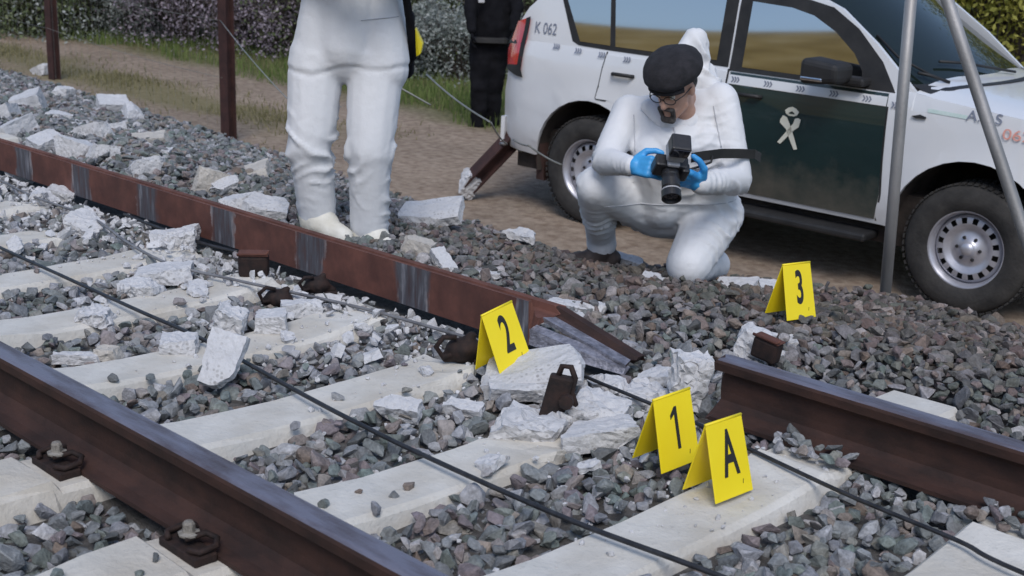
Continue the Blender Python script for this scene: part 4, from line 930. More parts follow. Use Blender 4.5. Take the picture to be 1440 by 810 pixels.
# ------------------------------------------------------------------ loose metal fittings
def fitting(px, py, z, rot, label, kind, sc=1.0):
    p = WZ(px, py, z); e = thing('rail_fitting', label, 'metal fitting', p, tuple(R(a) for a in rot), 'loose rail fittings')
    if kind == 'shoe':
        b = MB(); b.box((-.06*sc, -.035*sc, -.05*sc), (.06*sc, .03*sc, .045*sc)); me = b.mesh('shoe_body'); bevel(me, .014*sc, 2); link('shoe_body', me, MT['dark_rust'], e)
        b = MB().box((-.062*sc, -.037*sc, .042*sc), (.062*sc, .032*sc, .050*sc)); link('shoe_flange', bevel(b.mesh('shoe_flange'), .004), MT['rust_red'], e)
        MB().tube([(-.062*sc, -.036*sc, .052*sc), (.055*sc, -.036*sc, .054*sc), (.066*sc, -.036*sc, .070*sc)], .005, 6).build('rod', MT['rust_red'], e, True)
    elif kind == 'lump':
        blob('clip_body', [('e', (0, 0, 0), (.062*sc, .045*sc, .040*sc)), ((-.05*sc, 0, -.02*sc), .022*sc, (.07*sc, .0, -.028*sc), .020*sc), ((.0, 0, .02*sc), .02*sc, (.03*sc, 0, .045*sc), .014*sc)], .007, MT['dark_rust'], e, 2, (.006, 30, 1), 4)
        MB().tube([(-.02*sc, -.02*sc, .045*sc), (-.06*sc, -.025*sc, .05*sc), (-.085*sc, -.025*sc, .02*sc), (-.065*sc, -.025*sc, -.015*sc), (-.02*sc, -.025*sc, .0)], .009*sc, 8).build('spring_clip', MT['dark_rust'], e, True)
        link('flange', bevel(MB().box((.03*sc, -.03*sc, -.045*sc), (.09*sc, .03*sc, -.028*sc)).mesh('flange'), .004), MT['dark_rust'], e)
    else:
        b = MB().box((-.032*sc, -.02*sc, -.075*sc), (.032*sc, .02*sc, .06*sc)); me = b.mesh('plate')
        for v in me.vertices:
            if v.co.z > 0: v.co.x += .012*sc
        bevel(me, .007*sc, 2); link('plate', me, MT['dark_rust'], e)
        MB().tube([(.0, 0, .05*sc), (.006*sc, 0, .085*sc), (.03*sc, 0, .088*sc), (.046*sc, 0, .06*sc), (.044*sc, 0, .02*sc), (.06*sc, .004, -.01*sc), (.05*sc, .006, -.04*sc), (.07*sc, .006, -.075*sc), (.03*sc, .004, -.07*sc)], .0085*sc, 7).build('spring_clip', MT['dark_rust'], e, True)
        MB().lathe([(0, -.03*sc), (.02*sc, -.03*sc), (.02*sc, .0), (.012*sc, .012*sc), (0, .012*sc)], 8, Matrix.Translation((.035*sc, -.012*sc, .0))).build('bolt', MT['dark_rust'], e)
fitting(357, 371, .055, (6, 0, Y0+4), 'brown box shaped rail fitting sitting against the toppled rail', 'shoe', .95)
fitting(652, 491, .05, (0, -4, Y0+2), 'dark rusty fitting with a looped clip lying beside marker 2', 'lump', 1.0)
fitting(779, 557, .075, (-4, 8, Y0-6), 'dark rusty fitting standing on end amid smashed concrete', 'plate', 1.05)
fitting(446, 400, .035, (10, 0, Y0+16), 'reddish rail fitting with bent clip pressed to the toppled rail', 'lump', .8)
fitting(1079, 490, .07, (0, 10, Y0-40), 'reddish brown metal fitting between the upright rail and marker 3', 'shoe', .75)
fitting(392, 419, .012, (6, 8, Y0+12), 'mossy brown fitting half buried under the grey cable', 'lump', .85)

# ------------------------------------------------------------------ patrol car
CO = Vector((-3.34, 6.47, -.752)); ex = Vector((.9976, .0680, -.0215)).normalized(); ey = Vector((0, 0, 1)).cross(ex).normalized(); ez = ex.cross(ey)
mcar = Matrix((ex, ey, ez)).transposed().to_4x4(); mcar.translation = CO
car = thing('patrol_car', 'white off road patrol car with dark green front door parked on the dirt road', 'car', matrix=mcar)
def ysd(x, z):
    b = float(np.interp(z, [.36, .48, .60, .80, 1.0, 1.12, 1.20, 1.25], [.865, .905, .925, .940, .936, .928, .915, .893]))
    if z > 1.25: b = .893-(z-1.25)*.15-max(0, z-1.66)**2*1.6
    if x > 2.95: b -= .22*((x-2.95)/.72)**2
    if x < -.60: b -= .16*((-.60-x)/.33)**2
    for c in (0, 2.79):
        d = math.hypot(x-c, z-.42)
        if z < 1.05: b += .016*math.exp(-((d-.49)/.05)**2)
    return b
def side_panel(name, poly, off, mat, parent, sides=(-1,), thick=0, step=.11, smooth=True):
    for s in sides:
        bm = bmesh.new(); bm.faces.new([bm.verts.new((x, 0, z)) for x, z in poly]); bm.normal_update(); bmesh.ops.triangulate(bm, faces=bm.faces)
        x0, x1 = min(p[0] for p in poly), max(p[0] for p in poly); z0, z1 = min(p[1] for p in poly), max(p[1] for p in poly)
        for a, n_, st_ in ((x0, (1, 0, 0), 0), (z0, (0, 0, 1), 2)):
            e = x1 if st_ == 0 else z1; k = int((e-a)/step)
            for i in range(1, k+1):
                c = [0, 0, 0]; c[st_] = a+(e-a)*i/(k+1)
                bmesh.ops.bisect_plane(bm, geom=bm.verts[:]+bm.edges[:]+bm.faces[:], plane_co=c, plane_no=n_)
        for v in bm.verts: v.co.y = s*(ysd(v.co.x, v.co.z)+off)
        bmesh.ops.recalc_face_normals(bm, faces=bm.faces)
        if bm.faces and sum((f.normal.y*f.calc_area() for f in bm.faces))*s < 0: bmesh.ops.reverse_faces(bm, faces=bm.faces)
        if thick: thicken(bm, thick, lambda c: Vector((0, s, 0)))
        me = bpy.data.meshes.new(name); bm.to_mesh(me); bm.free()
        if smooth:
            me.polygons.foreach_set('use_smooth', [True]*len(me.polygons))
            if thick: me.set_sharp_from_angle(angle=R(40))
        o = link(name, me, mat, parent)
    return o
def arc(cx, cz, r, a0, a1, n_): return [(cx+r*math.cos(R(a0+(a1-a0)*i/n_)), cz+r*math.sin(R(a0+(a1-a0)*i/n_))) for i in range(n_+1)]
ARR, ARF = .475, .49
ax0 = math.degrees(math.asin(0/ARR))
low = [(-.87, .50), (-.80, .44), (-.50, .43)]+arc(0, .42, ARR, 178, 2, 16)+[(.50, .43), (2.28, .43)]+arc(2.79, .42, ARF, 178, 2, 16)+[(3.30, .43), (3.55, .46), (3.64, .60), (3.66, .85), (3.60, 1.02), (3.42, 1.11), (3.0, 1.185), (2.42, 1.235), (2.36, 1.25), (-.79, 1.25), (-.86, 1.17), (-.83, 1.0), (-.89, .86), (-.895, .68)]
body_bm = MB()
# whole shell as one mesh: sides + hood + roof + rear + nose
shell_parts = []
def grab(o): shell_parts.append(o); return o
for s in (-1, 1): grab(side_panel('shell', low, 0, MT['paint'], car, (s,), .03))
green_h = [(-.80, 1.25), (2.36, 1.25), (2.30, 1.30), (2.06, 1.50), (1.80, 1.68), (1.62, 1.745), (1.2, 1.765), (-.40, 1.755), (-.52, 1.60), (-.66, 1.48), (-.76, 1.36)]
for s in (-1, 1): grab(side_panel('shell', green_h, 0, MT['paint'], car, (s,), .03))
def patch(fn, nu, nv, mat, name='shell', parent=car, thick=.02):
    V = [fn(i/(nu-1), j/(nv-1)) for i in range(nu) for j in range(nv)]; F = [[i*nv+j, (i+1)*nv+j, (i+1)*nv+j+1, i*nv+j+1] for i in range(nu-1) for j in range(nv-1)]
    bm = bmesh.new(); vs = [bm.verts.new(v) for v in V]
    for f in F: bm.faces.new([vs[i] for i in f])
    bmesh.ops.recalc_face_normals(bm, faces=bm.faces)
    if thick: thicken(bm, thick)
    me = bpy.data.meshes.new(name); bm.to_mesh(me); bm.free(); me.polygons.foreach_set('use_smooth', [True]*len(me.polygons))
    if thick: me.set_sharp_from_angle(angle=R(40))
    return link(name, me, mat, parent)
def hz(x): return float(np.interp(x, [2.36, 2.42, 3.0, 3.42, 3.60, 3.66], [1.25, 1.235, 1.185, 1.11, 1.02, .85]))
def hoodf(u, v):
    x = 2.36+(3.62-2.36)*u; z = hz(x); y = ysd(x, z)*(2*v-1); k = abs(2*v-1)
    return (x+.04*(1-k*k), y, z+.055*(1-k**6)*(1-u*.5)+.012*(1-k*k))
grab(patch(hoodf, 12, 17, MT['paint']))
def rooff(u, v):
    x = -.42+(1.62+.42)*u; z = float(np.interp(x, [-.42, 1.2, 1.62], [1.755, 1.765, 1.745])); k = 2*v-1
    return (x-.06*(1-k*k)*(1-2*u), ysd(x, z)*k, z+.075*(1-abs(k)**3.5))
grab(patch(rooff, 10, 13, MT['paint']))
XR = lambda z: float(np.interp(z, [.44, .5, .68, .86, 1.0, 1.17, 1.25, 1.36, 1.48, 1.60, 1.755], [-.80, -.87, -.895, -.89, -.83, -.86, -.79, -.76, -.66, -.52, -.40]))
def tailf(u, v):
    z = .44+(1.755-.44)*u; x = XR(z); k = 2*v-1; return (x-.13*(1-abs(k)**3), ysd(x, z)*k, z)
grab(patch(tailf, 14, 11, MT['paint']))
def nosef(u, v):
    z = .45+(1.02-.45)*u; x = float(np.interp(z, [.45, .6, .85, 1.02], [3.55, 3.64, 3.66, 3.60])); k = 2*v-1; return (x+.13*(1-abs(k)**3), ysd(x, z)*k, z)
grab(patch(nosef, 8, 11, MT['paint']))
# join the shell into one mesh part
bm = bmesh.new()
for o in shell_parts: bm.from_mesh(o.data)
me = bpy.data.meshes.new('body_shell'); bm.to_mesh(me); bm.free(); me.materials.append(MT['paint']); me.polygons.foreach_set('use_smooth', [True]*len(me.polygons)); me.set_sharp_from_angle(angle=R(35))
for o in shell_parts: bpy.data.objects.remove(o)
link('body_shell', me, None, car)
# windscreen, rear glass
def wsf(u, v):
    k = 2*v-1; x = 2.33+(1.60-2.33)*u; z = 1.262+(1.75-1.262)*u; y = (.835+(.735-.835)*u)*k; return (x+.16*(1-k*k)*(1-.5*u), y, z+.035*(1-k*k)*u+.012)
patch(wsf, 8, 13, MT['screen'], 'windscreen', car, .006)
def cowl(u, v):
    k = 2*v-1; return (2.33+.16*(1-k*k)+.16*u-.02, .86*k, 1.262+.006-.03*u+.052*(1-abs(k)**6)*u+.02*(1-u))
patch(cowl, 3, 13, MT['dark'], 'cowl_panel', car, .004)
patch(lambda u, v: (XR(1.30+.36*u)-.13*(1-abs((2*v-1)*.86)**3)-.004, .78*(2*v-1)*(.93-.08*u), 1.30+.36*u), 6, 9, MT['glass'], 'rear_window', car, .004)
wp = MB(); wp.tube([(2.44, -.62, 1.30), (2.36, -.70, 1.335), (2.30, -.765, 1.35)], .010, 6); wp.tube([(2.36, -.70, 1.335), (2.16, -.755, 1.425), (1.98, -.70, 1.535)], .008, 5); wp.build('wiper', MT['dark'], car, True)
wp = MB(); wp.tube([(2.50, .25, 1.315), (2.45, .10, 1.335), (2.36, -.25, 1.385), (2.30, -.48, 1.40)], .009, 5); wp.build('wiper', MT['dark'], car, True)
# doors: outline strips, green front door, rear door seam, windows
fd = [(1.13, .46), (2.20, .46), (2.225, .62), (2.20, 1.225), (1.10, 1.225)]
side_panel('front_door', fd, .004, MT['green'], car, (-1, 1), .012)['label'] = 'dark green front door'
rd = [(.10, 1.225), (.06, .92), (.16, .92)]+arc(0, .42, ARR+.055, 66, 6, 8)+[(.60, .46), (1.09, .46), (1.065, 1.225)]
side_panel('rear_door', rd, .003, MT['paint'], car, (-1, 1), .012)
def seam(pts, wd=.006, off=.0012):
    for a, b in zip(pts[:-1], pts[1:]):
        a = Vector((a[0], a[1])); b = Vector((b[0], b[1])); d = (b-a).normalized(); n_ = Vector((-d.y, d.x))*wd
        side_panel('panel_gap', [tuple(a+n_), tuple(b+n_), tuple(b-n_), tuple(a-n_)], off, MT['dark'], car, (-1, 1))
seam([(.098, 1.245), (.058, .92), (.15, .915)]); seam([(1.08, 1.24), (1.108, .45)], .007); seam([(2.205, 1.24), (2.232, .62), (2.21, .45)]); pass
# window surrounds and glass
side_panel('window_trim', [(1.085, 1.232), (2.235, 1.232), (2.12, 1.40), (1.93, 1.575), (1.74, 1.685), (1.55, 1.72), (1.085, 1.735)], .003, MT['dark'], car, (-1, 1), .006)
side_panel('front_window', [(1.175, 1.262), (2.02, 1.262), (2.00, 1.335), (1.93, 1.43), (1.78, 1.545), (1.62, 1.625), (1.46, 1.66), (1.175, 1.675)], .007, MT['glass'], car, (-1, 1), .003, .05)
side_panel('window_trim', [(.115, 1.255), (1.07, 1.250), (1.07, 1.725), (-.30, 1.705), (-.37, 1.58), (-.22, 1.285), (-.16, 1.262)], .003, MT['dark'], car, (-1, 1), .006)
side_panel('rear_window', [(.16, 1.285), (.98, 1.285), (.98, 1.67), (.09, 1.665)], .007, MT['glass'], car, (-1, 1), .003, .05)
side_panel('quarter_window', [(-.15, 1.29), (.115, 1.287), (.05, 1.665), (-.26, 1.655), (-.32, 1.575)], .007, MT['glass'], car, (-1, 1), .003, .05)
# livery
side_panel('white_stripe', [(1.10, 1.152), (2.20, 1.150), (2.20, 1.206), (1.10, 1.210)], .0065, MT['paint'], car, (-1, 1))
for x, z in [(-.35, 1.235), (-.15, 1.225), (.06, 1.22), (.28, 1.212), (1.15, 1.182), (1.39, 1.182), (1.62, 1.181), (1.85, 1.180), (2.07, 1.178), (2.26, 1.165)]:
    for k in (-.017, .003, .023):
        side_panel('chevron', [(x+k-.012, z+.018), (x+k-.001, z+.018), (x+k+.011, z), (x+k-.001, z-.018), (x+k-.012, z-.018), (x+k, z)], .0085, MT['blockblue'], car)
def letters(s, x, z, size, mat, name='lettering', sx=.8, off=.006, tilt=0):
    o = link(name, text_mesh(s, size, sx), mat, car); yv = -ysd(x, z)-off
    dy = (ysd(x, z+.05)-ysd(x, z-.05))/.1; dxx = (ysd(x+.1, z)-ysd(x-.1, z))/.2
    X = Vector((1, -dxx, 0)).normalized(); Z = Vector((0, -dy, 1)).normalized(); n_ = X.cross(Z).normalized(); Z = n_.cross(X)*-1 if False else Z
    mm = Matrix((X, Z, X.cross(Z))).transposed().to_4x4(); mm.translation = Vector((x, yv, z)); o.matrix_basis = mm @ Matrix.Rotation(tilt, 4, 'Z'); return o
letters('K 062', -.475, 1.345, .115, MT['blockblue'], sx=.74)
letters('A.R.S', 2.80, 1.165, .085, MT['blockblue'], sx=1.15, off=.008); letters('062', 3.0, 1.09, .085, MT['redprint'], sx=1.3, off=.010)
side_panel('teal_strip', [(2.46, 1.150), (2.70, 1.142), (2.70, 1.164), (2.46, 1.172)], .003, MT['teal'], car, (-1, 1))
# emblem: crown over crossed sword and rod bundle
em = lambda n_, P_: side_panel(n_, [(1.59+x*.95, .935+z) for x, z in P_], .009, MT['cream'], car)
em('crown_emblem', [(-.042, .085), (-.052, .105), (-.030, .122), (0, .132), (.030, .122), (.052, .105), (.042, .085), (.022, .078), (.020, .094), (0, .104), (-.020, .094), (-.022, .078)])
em('crown_emblem', [(-.040, .083), (-.020, .074), (.020, .074), (.040, .083), (.020, .086), (-.020, .086)])
em('sword_emblem', [(-.078, .045), (-.060, .072), (-.030, .062), (.010, .0), (.052, -.085), (.070, -.125), (.046, -.132), (.020, -.095), (-.030, -.01), (-.062, .012), (-.080, .025)])
em('rods_emblem', [(.050, .068), (.072, .060), (.062, .012), (.030, -.012), (-.060, -.110), (-.082, -.100), (-.020, -.02), (.020, .030), (.028, .060)])
# handles, mirror, step, lamps, flaps, liners
def handle(x0, x1, z):
    y = -ysd((x0+x1)/2, z); b = MB(); b.tube([(x0, y-.004, z), (x0+.02, y-.035, z+.004), (x1-.02, y-.035, z+.004), (x1, y-.004, z)], .013, 8); return b.build('door_handle', MT['dark'], car, True)
handle(.18, .36, 1.105); handle(1.19, 1.36, 1.095)
mi = MB().box((1.74, -1.19, 1.245), (1.99, -.965, 1.405)).mesh('mirror')
for v in mi.vertices:
    if v.co.x > 1.9: v.co.y += .0; v.co.z = 1.325+(v.co.z-1.325)*.72
mo = link('mirror', bevel(mi, .035, 3), MT['dark'], car)
link('mirror_indicator', bevel(MB().box((1.755, -1.195, 1.272), (1.90, -1.10, 1.296)).mesh('mirror_indicator'), .008, 2), MT['chrome'], mo)
link('mirror_arm', bevel(MB().box((1.93, -1.0, 1.25), (2.07, -.87, 1.30)).mesh('mirror_arm'), .015, 2), MT['dark'], mo)
for s in (-1, 1):
    b = MB().box((.56, min(s*.80, s*1.0), .325), (2.20, max(s*.80, s*1.0), .375)).mesh('side_step'); link('side_step', bevel(b, .016, 2), MT['dark'], car)
ch = MB().box((-.75, -.80, .30), (3.45, .80, .62)).mesh('chassis'); link('chassis', ch, MT['liner'], car)
for s in (-1, 1):
    tl = side_panel('tail_light', [(-.865, 1.16), (-.77, 1.37), (-.66, 1.405), (-.635, 1.40), (-.655, 1.03), (-.84, 1.05)], .014, MT['red'], car, (s,), .05)
    side_panel('lamp_band', [(-.862, 1.205), (-.84, 1.235), (-.655, 1.245), (-.655, 1.225)], .017, MT['dark'], tl, (s,))
    side_panel('lamp_edge', [(-.665, 1.405), (-.620, 1.42), (-.640, 1.0), (-.685, 1.04)], .016, MT['dark'], tl, (s,))
    side_panel('lamp_base', [(-.845, 1.052), (-.655, 1.075), (-.612, .985), (-.69, .992), (-.835, 1.02)], .017, MT['dark'], tl, (s,))
    side_panel('mud_flap', [(-.515, .62), (-.465, .60), (-.44, .24), (-.52, .24)], -.02, MT['flap'], car, (s,), .10)
    for cx, rr in ((0, ARR-.004), (2.79, ARF-.004)):
        b = MB(); n_ = 20; V = []
        for yv in (s*.45, s*.915):
            for i in range(n_+1):
                a = R(-12+204*i/n_); V.append((cx+rr*math.cos(a), yv, .42+rr*math.sin(a)))
        F = [[i, i+1, n_+2+i, n_+1+i] for i in range(n_)]
        V += [(cx, s*.45, .42)]; F += [[i, i+1, 2*(n_+1)] for i in range(n_)]
        b.add(V, F); b.build('wheel_arch_liner', MT['liner'], car, True)
    hl = patch(lambda u, v: (3.66-.10*v+.02*u, s*(.50+.30*v), .84+.15*u), 4, 6, MT['chrome'], 'headlight', car, .01)
patch(lambda u, v: (3.80-.05*abs(2*v-1)**2, .45*(2*v-1), .72+.27*u), 4, 8, MT['dark'], 'grille', car, .01)
patch(lambda u, v: (-1.0+.0*u+.12*abs(2*v-1)**3, .86*(2*v-1), .46+.20*u), 4, 9, MT['paint'], 'rear_bumper', car, .03)
side_panel('side_marker', [(2.37, 1.118), (2.42, 1.132), (2.46, 1.122), (2.46, 1.112), (2.40, 1.108)], .014, MT['dark'], car, (-1, 1), .008)
rr_ = MB()
for s in (-1, 1): rr_.tube([(-.30, s*.66, 1.80), (-.20, s*.66, 1.86), (1.15, s*.66, 1.86), (1.28, s*.66, 1.80)], .018, 8)
rr_.build('roof_rail', MT['dark'], car, True)
# wheels
tp = [(.225, -.125), (.232, -.135), (.30, -.148), (.355, -.140), (.378, -.118), (.386, -.08), (.388, 0), (.386, .08), (.378, .118), (.355, .14), (.30, .145), (.228, .13), (.222, .11)]
tyre_me = MB().lathe(tp, 56).mesh('tyre', True)
trd = MB()
for i in range(60):
    a = 2*math.pi*i/60
    for yy, da in ((-.105, 0), (-.05, .04), (.05, 0), (.105, .04)):
        m_ = Matrix.Rotation(-(a+da), 4, 'Y') @ Matrix.Translation((.386, yy, 0)); trd.box((-.004, -.022, -.012), (.006, .022, .012), m_)
trd = trd.mesh('tread')
rimp = [(.223, -.128), (.232, -.134), (.236, -.126), (.226, -.112), (.212, -.098), (.206, -.06), (.203, -.02)]
rim_me = MB().lathe(rimp, 56).mesh('rim', True)
disc = MB()
NH = 16      # ventilation holes: sixteen spokes between an outer and an inner ring
disc.lathe([(.207, -.060), (.200, -.082), (.186, -.092)], 64); disc.lathe([(.152, -.098), (.140, -.096), (.118, -.072), (.098, -.070), (.080, -.080), (.055, -.086), (.040, -.106), (.034, -.118), (0, -.118)], 64)
for i in range(NH):
    a = 2*math.pi*i/NH; dw = math.pi/NH*.52
    V = []
    for r_, h_ in ((.188, -.0915), (.170, -.097), (.150, -.098)):
        for q in (-1, 1): V.append((r_*math.cos(a+q*dw), h_, r_*math.sin(a+q*dw)))
    disc.add(V, [[0, 1, 3, 2], [2, 3, 5, 4]])
disc_me = disc.mesh('wheel_disc', False); disc_me.polygons.foreach_set('use_smooth', [True]*len(disc_me.polygons))
back_me = MB().lathe([(.205, -.03), (0, -.03)], 40).mesh('hole_shade_disc')  # flat black disc standing in for the shade behind the wheel holes
nut_me = MB()
for i in range(6):
    a = 2*math.pi*i/6+.3; nut_me.lathe([(0, -.094), (.009, -.094), (.011, -.088), (.011, -.070)], 6, Matrix.Translation((.070*math.cos(a), 0, .070*math.sin(a))))
nut_me = nut_me.mesh('wheel_nuts')
hub_me = MB().lathe([(0, -.121), (.030, -.121), (.034, -.115)], 20).mesh('hub_cap', True)
tyre_me.materials.append(MT['tyre']); trd.materials.append(MT['tyre']); rim_me.materials.append(MT['rim']); disc_me.materials.append(MT['rim']); back_me.materials.append(MT['dark']); nut_me.materials.append(MT['dark']); hub_me.materials.append(MT['rim'])
for cx in (0, 2.79):
    for s in (-1, 1):
        wl = link('wheel', tyre_me, None, car); wl.location = (cx, s*.775, .386); wl.rotation_euler = (0, random.uniform(0, 1) if s < 0 else 0, 0 if s < 0 else math.pi)
        for nm, m_ in (('tread', trd), ('rim', rim_me), ('wheel_disc', disc_me), ('hole_shade_disc', back_me), ('wheel_nuts', nut_me), ('hub_cap', hub_me)):
            t_ = link(nm, m_, None, wl)
            if nm == 'tread': t_['kind'] = 'stuff'

# ------------------------------------------------------------------ fence: rusted posts, braces, wires
def ipost(h, w_=.10, d=.10, t=.012):
    pr = [(-w_/2, -d/2), (w_/2, -d/2), (w_/2, -d/2+t), (t/2, -d/2+t), (t/2, d/2-t), (w_/2, d/2-t), (w_/2, d/2), (-w_/2, d/2), (-w_/2, d/2-t), (-t/2, d/2-t), (-t/2, -d/2+t), (-w_/2, -d/2+t)]
    n = len(pr); V = []; st = 8
    for i in range(st+1): V += [(x, y, h*i/st) for x, y in pr]
    F = [[i*n+k, i*n+(k+1) % n, (i+1)*n+(k+1) % n, (i+1)*n+k] for i in range(st) for k in range(n)]+[list(range(n))[::-1], list(range(st*n, (st+1)*n))]
    return pmesh('post', V, F)
def zb(p): return float(zbed(np.array(p.x), np.array(p.y)))
fp = []
for (px_, py_, lab) in ((77, 108, 'rusted fence post further along the ballast crest'), (322, 195, 'rusted fence post next to the standing coverall')):
    p = WZ(px_, py_, -.45)
    for _ in range(5): p = WZ(px_, py_, zb(p)+.03)
    o = tag(link('fence_post', ipost(2.3), MT['post']), lab, 'fence post', 'rusted steel fence posts'); o.location = p-Vector((0, 0, .12)); o.rotation_euler = (0, 0, R(8)); fp.append(p)
d_ = (fp[1]-fp[0])
for k in (1,):   # the next one back along the line
    o = tag(link('fence_post', ipost(2.3), MT['post']), 'rusted fence post beyond the first along the fence line', 'fence post', 'rusted steel fence posts'); o.location = fp[0]-d_*k+Vector((0, 0, -.1)); fp.insert(0, fp[0]-d_*k)
# bent, torn out post with its concrete foot
pb = WZ(657, 262, -.30)
for _ in range(5): pb = WZ(657, 262, zb(pb)+.10)
pt_ = W(728, 188, (pb-CAM).dot(HF)-.05); ax = (pt_-pb); L_ = ax.length
q = ax.to_track_quat('Z', 'Y'); e = thing('broken_post', 'torn out rusted post leaning over with concrete on its foot', 'fence post', matrix=Matrix.Translation(pb) @ (q.to_matrix().to_4x4() @ Matrix.Rotation(R(35), 4, 'Z')))
link('post', ipost(L_, .115, .115, .013), MT['post'], e)
cm = chunk_mesh(.16, .15, .17, 5, 77, .02); o = link('concrete_foot', cm, MT['rubble'], e); o.location = (0, 0, .02)
for (u_, v_, s_) in ((.05, .02, 1), (-.05, -.03, 1)): MB().tube([(u_, v_, L_-.09), (u_*2.4, v_*2, L_-.06)], .008, 6).build('bolt', MT['wire'], e, True)
MB().tube([(0, .05, L_*.75), (-.12, .10, L_*.85)], .012, 6).build('bracket', MT['galv'], e, True)
# galvanised braces
b0 = WZ(1245, 412, -.36)
DB = (b0-CAM).dot(HF); t0 = W(1281, 0, DB+.04); apex = b0+(t0-b0)*1.32
o = tag(MB().tube([b0-(t0-b0)*.16, b0+(t0-b0)*.5, apex], .028, 16).build('brace_post', MT['galv'], None, True), 'upright leaning galvanised tube planted in the ballast by the front wheel', 'post')
l0 = W(1332, 0, DB-.12); l1 = W(1441, 330, DB-.45); dl = (l1-l0)
o = tag(MB().tube([l0-dl*.33, l0, l1, l1+dl*.30], .029, 16).build('brace_post', MT['galv'], None, True), 'slanting galvanised tube crossing the windscreen and front wheel', 'post')
# wires
def wire(pts, rad, label, sag=0, group='fence wires'):
    out = []; P_ = [Vector(p) for p in pts]
    for a, b in zip(P_[:-1], P_[1:]):
        for k in range(10): t = k/10; out.append(a.lerp(b, t)-Vector((0, 0, sag*4*t*(1-t))))
    out.append(P_[-1]); return tag(MB().tube(out, rad, 5).build('fence_wire', MT['wire'], None, True), label, 'wire', group)
for hgt in (.55, 1.05, 1.6): wire([fp[0]+Vector((0, -.055, hgt)), fp[1]+Vector((0, -.055, hgt)), fp[2]+Vector((0, -.055, hgt))], .0022, 'thin fence wire strung between the rusted posts', .03)
wire([fp[2]+Vector((0, -.055, 1.05)), W(403, 138, 8.6), W(480, 150, 8.3)], .004, 'loose wire hanging from the post behind the standing coverall', .02)
wire([W(560, 122, 8.2), W(606, 148, 8.2)], .006, 'short broken wire between the standing coverall and the officer', 0)
wire([W(600, 105, 8.6), W(690, 172, 7.6), pb+ax*.80], .006, 'slack wire running down to the torn out post', .02)
wire([pb+ax*.9, W(744, 205, 7.6), W(790, 232, 7.7)], .006, 'wire tail trailing from the torn out post towards the mud flap', .01)
wm = MB()
for i in range(2):
    a, b = fp[i], fp[i+1]
    for k in range(1, 26):
        p = a.lerp(b, k/26)+Vector((0, -.05, 0)); wm.tube([p, p+Vector((0, 0, 1.6))], .001, 3, False)
tag(wm.build('wire_mesh_fence', MT['wire']), 'faint wire mesh stretched between the rusted posts', 'fence')

# ------------------------------------------------------------------ vegetation
def leaves_np(C, size, up=.3):
    n = len(C); q = qrot(n); s = RNG.uniform(.6, 1.3, n)*size
    base = np.array([[-.5, 0, 0], [0, -.28, .05], [.5, 0, 0], [0, .28, .05]])
    V = np.einsum('nij,kj->nki', q, base)*s[:, None, None]+C[:, None]
    return V.reshape(-1, 3), (np.arange(n*4).reshape(n, 4))
def bush(loc, rx, h, nleaf, leaf, mat, label, cat='bush', name='bush', twigs=70, group='bushes beyond the road', clumps=26, trunk=False, bare=False):
    nleaf = int(nleaf*1.5); e = thing(name, label, cat, loc, (0, 0, 0), group); tw = MB(); ends = []
    rnd = random.Random(int(abs(loc[0]*97+loc[1]*31)*10))
    for i in range(twigs):
        a = rnd.uniform(0, 2*math.pi); t = rnd.uniform(.05, 1)**.6; hh = h*rnd.uniform(.55, 1.05)*(1-.45*t*t)
        p0 = Vector((rnd.gauss(0, .08), rnd.gauss(0, .08), 0)); p3 = Vector((rx*t*math.cos(a), rx*t*math.sin(a), hh)); 
        p1 = p0.lerp(p3, .4)+Vector((rnd.gauss(0, .08), rnd.gauss(0, .08), .14*h)); p2 = p0.lerp(p3, .75)+Vector((rnd.gauss(0, .09), rnd.gauss(0, .09), .08*h))
        r0 = rnd.uniform(.008, .02)*(h/2.2); tw.tube([p0, p1, p2, p3], [r0, r0*.7, r0*.45, r0*.2], 4, False); ends += [p2, p3, p3.lerp(p2, .5), p1.lerp(p2, .6)]
        for j in range(3 if not bare else 7):
            q0 = p1.lerp(p3, rnd.uniform(.1, .95)); q1 = q0+Vector((rnd.gauss(0, .18), rnd.gauss(0, .18), rnd.uniform(.02, .3)))*(h/2.2); tw.tube([q0, q1], [r0*.4, r0*.15], 3, False); ends.append(q1)
    tw.build('stems' if not trunk else 'trunk', MT['twig'], e)
    E_ = np.array([tuple(p) for p in ends]); ids = RNG.integers(0, len(E_), clumps*6); cl_ = E_[ids]
    C = cl_[RNG.integers(0, len(cl_), nleaf)]+RNG.normal(0, .15*(h/2.2), (nleaf, 3)); low_ = RNG.uniform(size=nleaf) < .3; C[low_, 2] *= RNG.uniform(0, 1, low_.sum()); C[:, 2] = np.maximum(C[:, 2], .03)
    V, F = leaves_np(C, leaf); link('crown' if trunk else 'foliage', npmesh('foliage', V, F), MT[mat], e); return e
def gz(x, y): return float(zground(np.array(float(x)), np.array(float(y))))
def vb(px, py, *a, **k):
    p = WZ(px, py, -.6); 
    for _ in range(6): p = WZ(px, py, gz(p.x, p.y))
    return bush((p.x, p.y, p.z-.03), *a, **k)
vb(18, 42, 1.3, 1.9, 6500, .07, 'leaf_green', 'dense green bush beside a grey one at the end of the verge')
vb(62, 48, 1.0, 1.3, 5000, .06, 'leaf_green', 'low green bush in front of a grey bush')
vb(120, 48, 1.5, 2.2, 8000, .06, 'leaf_grey', 'pale grey green bush near the further fence post')
vb(205, 52, 1.1, 1.5, 6500, .055, 'leaf_grey', 'silvery low bush between the two fence posts')
vb(262, 60, 1.2, 1.9, 5200, .05, 'leaf_mauve', 'mauve dry bush between the two fence posts', bare=True)
vb(345, 68, 1.3, 2.0, 5200, .05, 'leaf_mauve', 'mauve twiggy bush behind the fence post', bare=True)
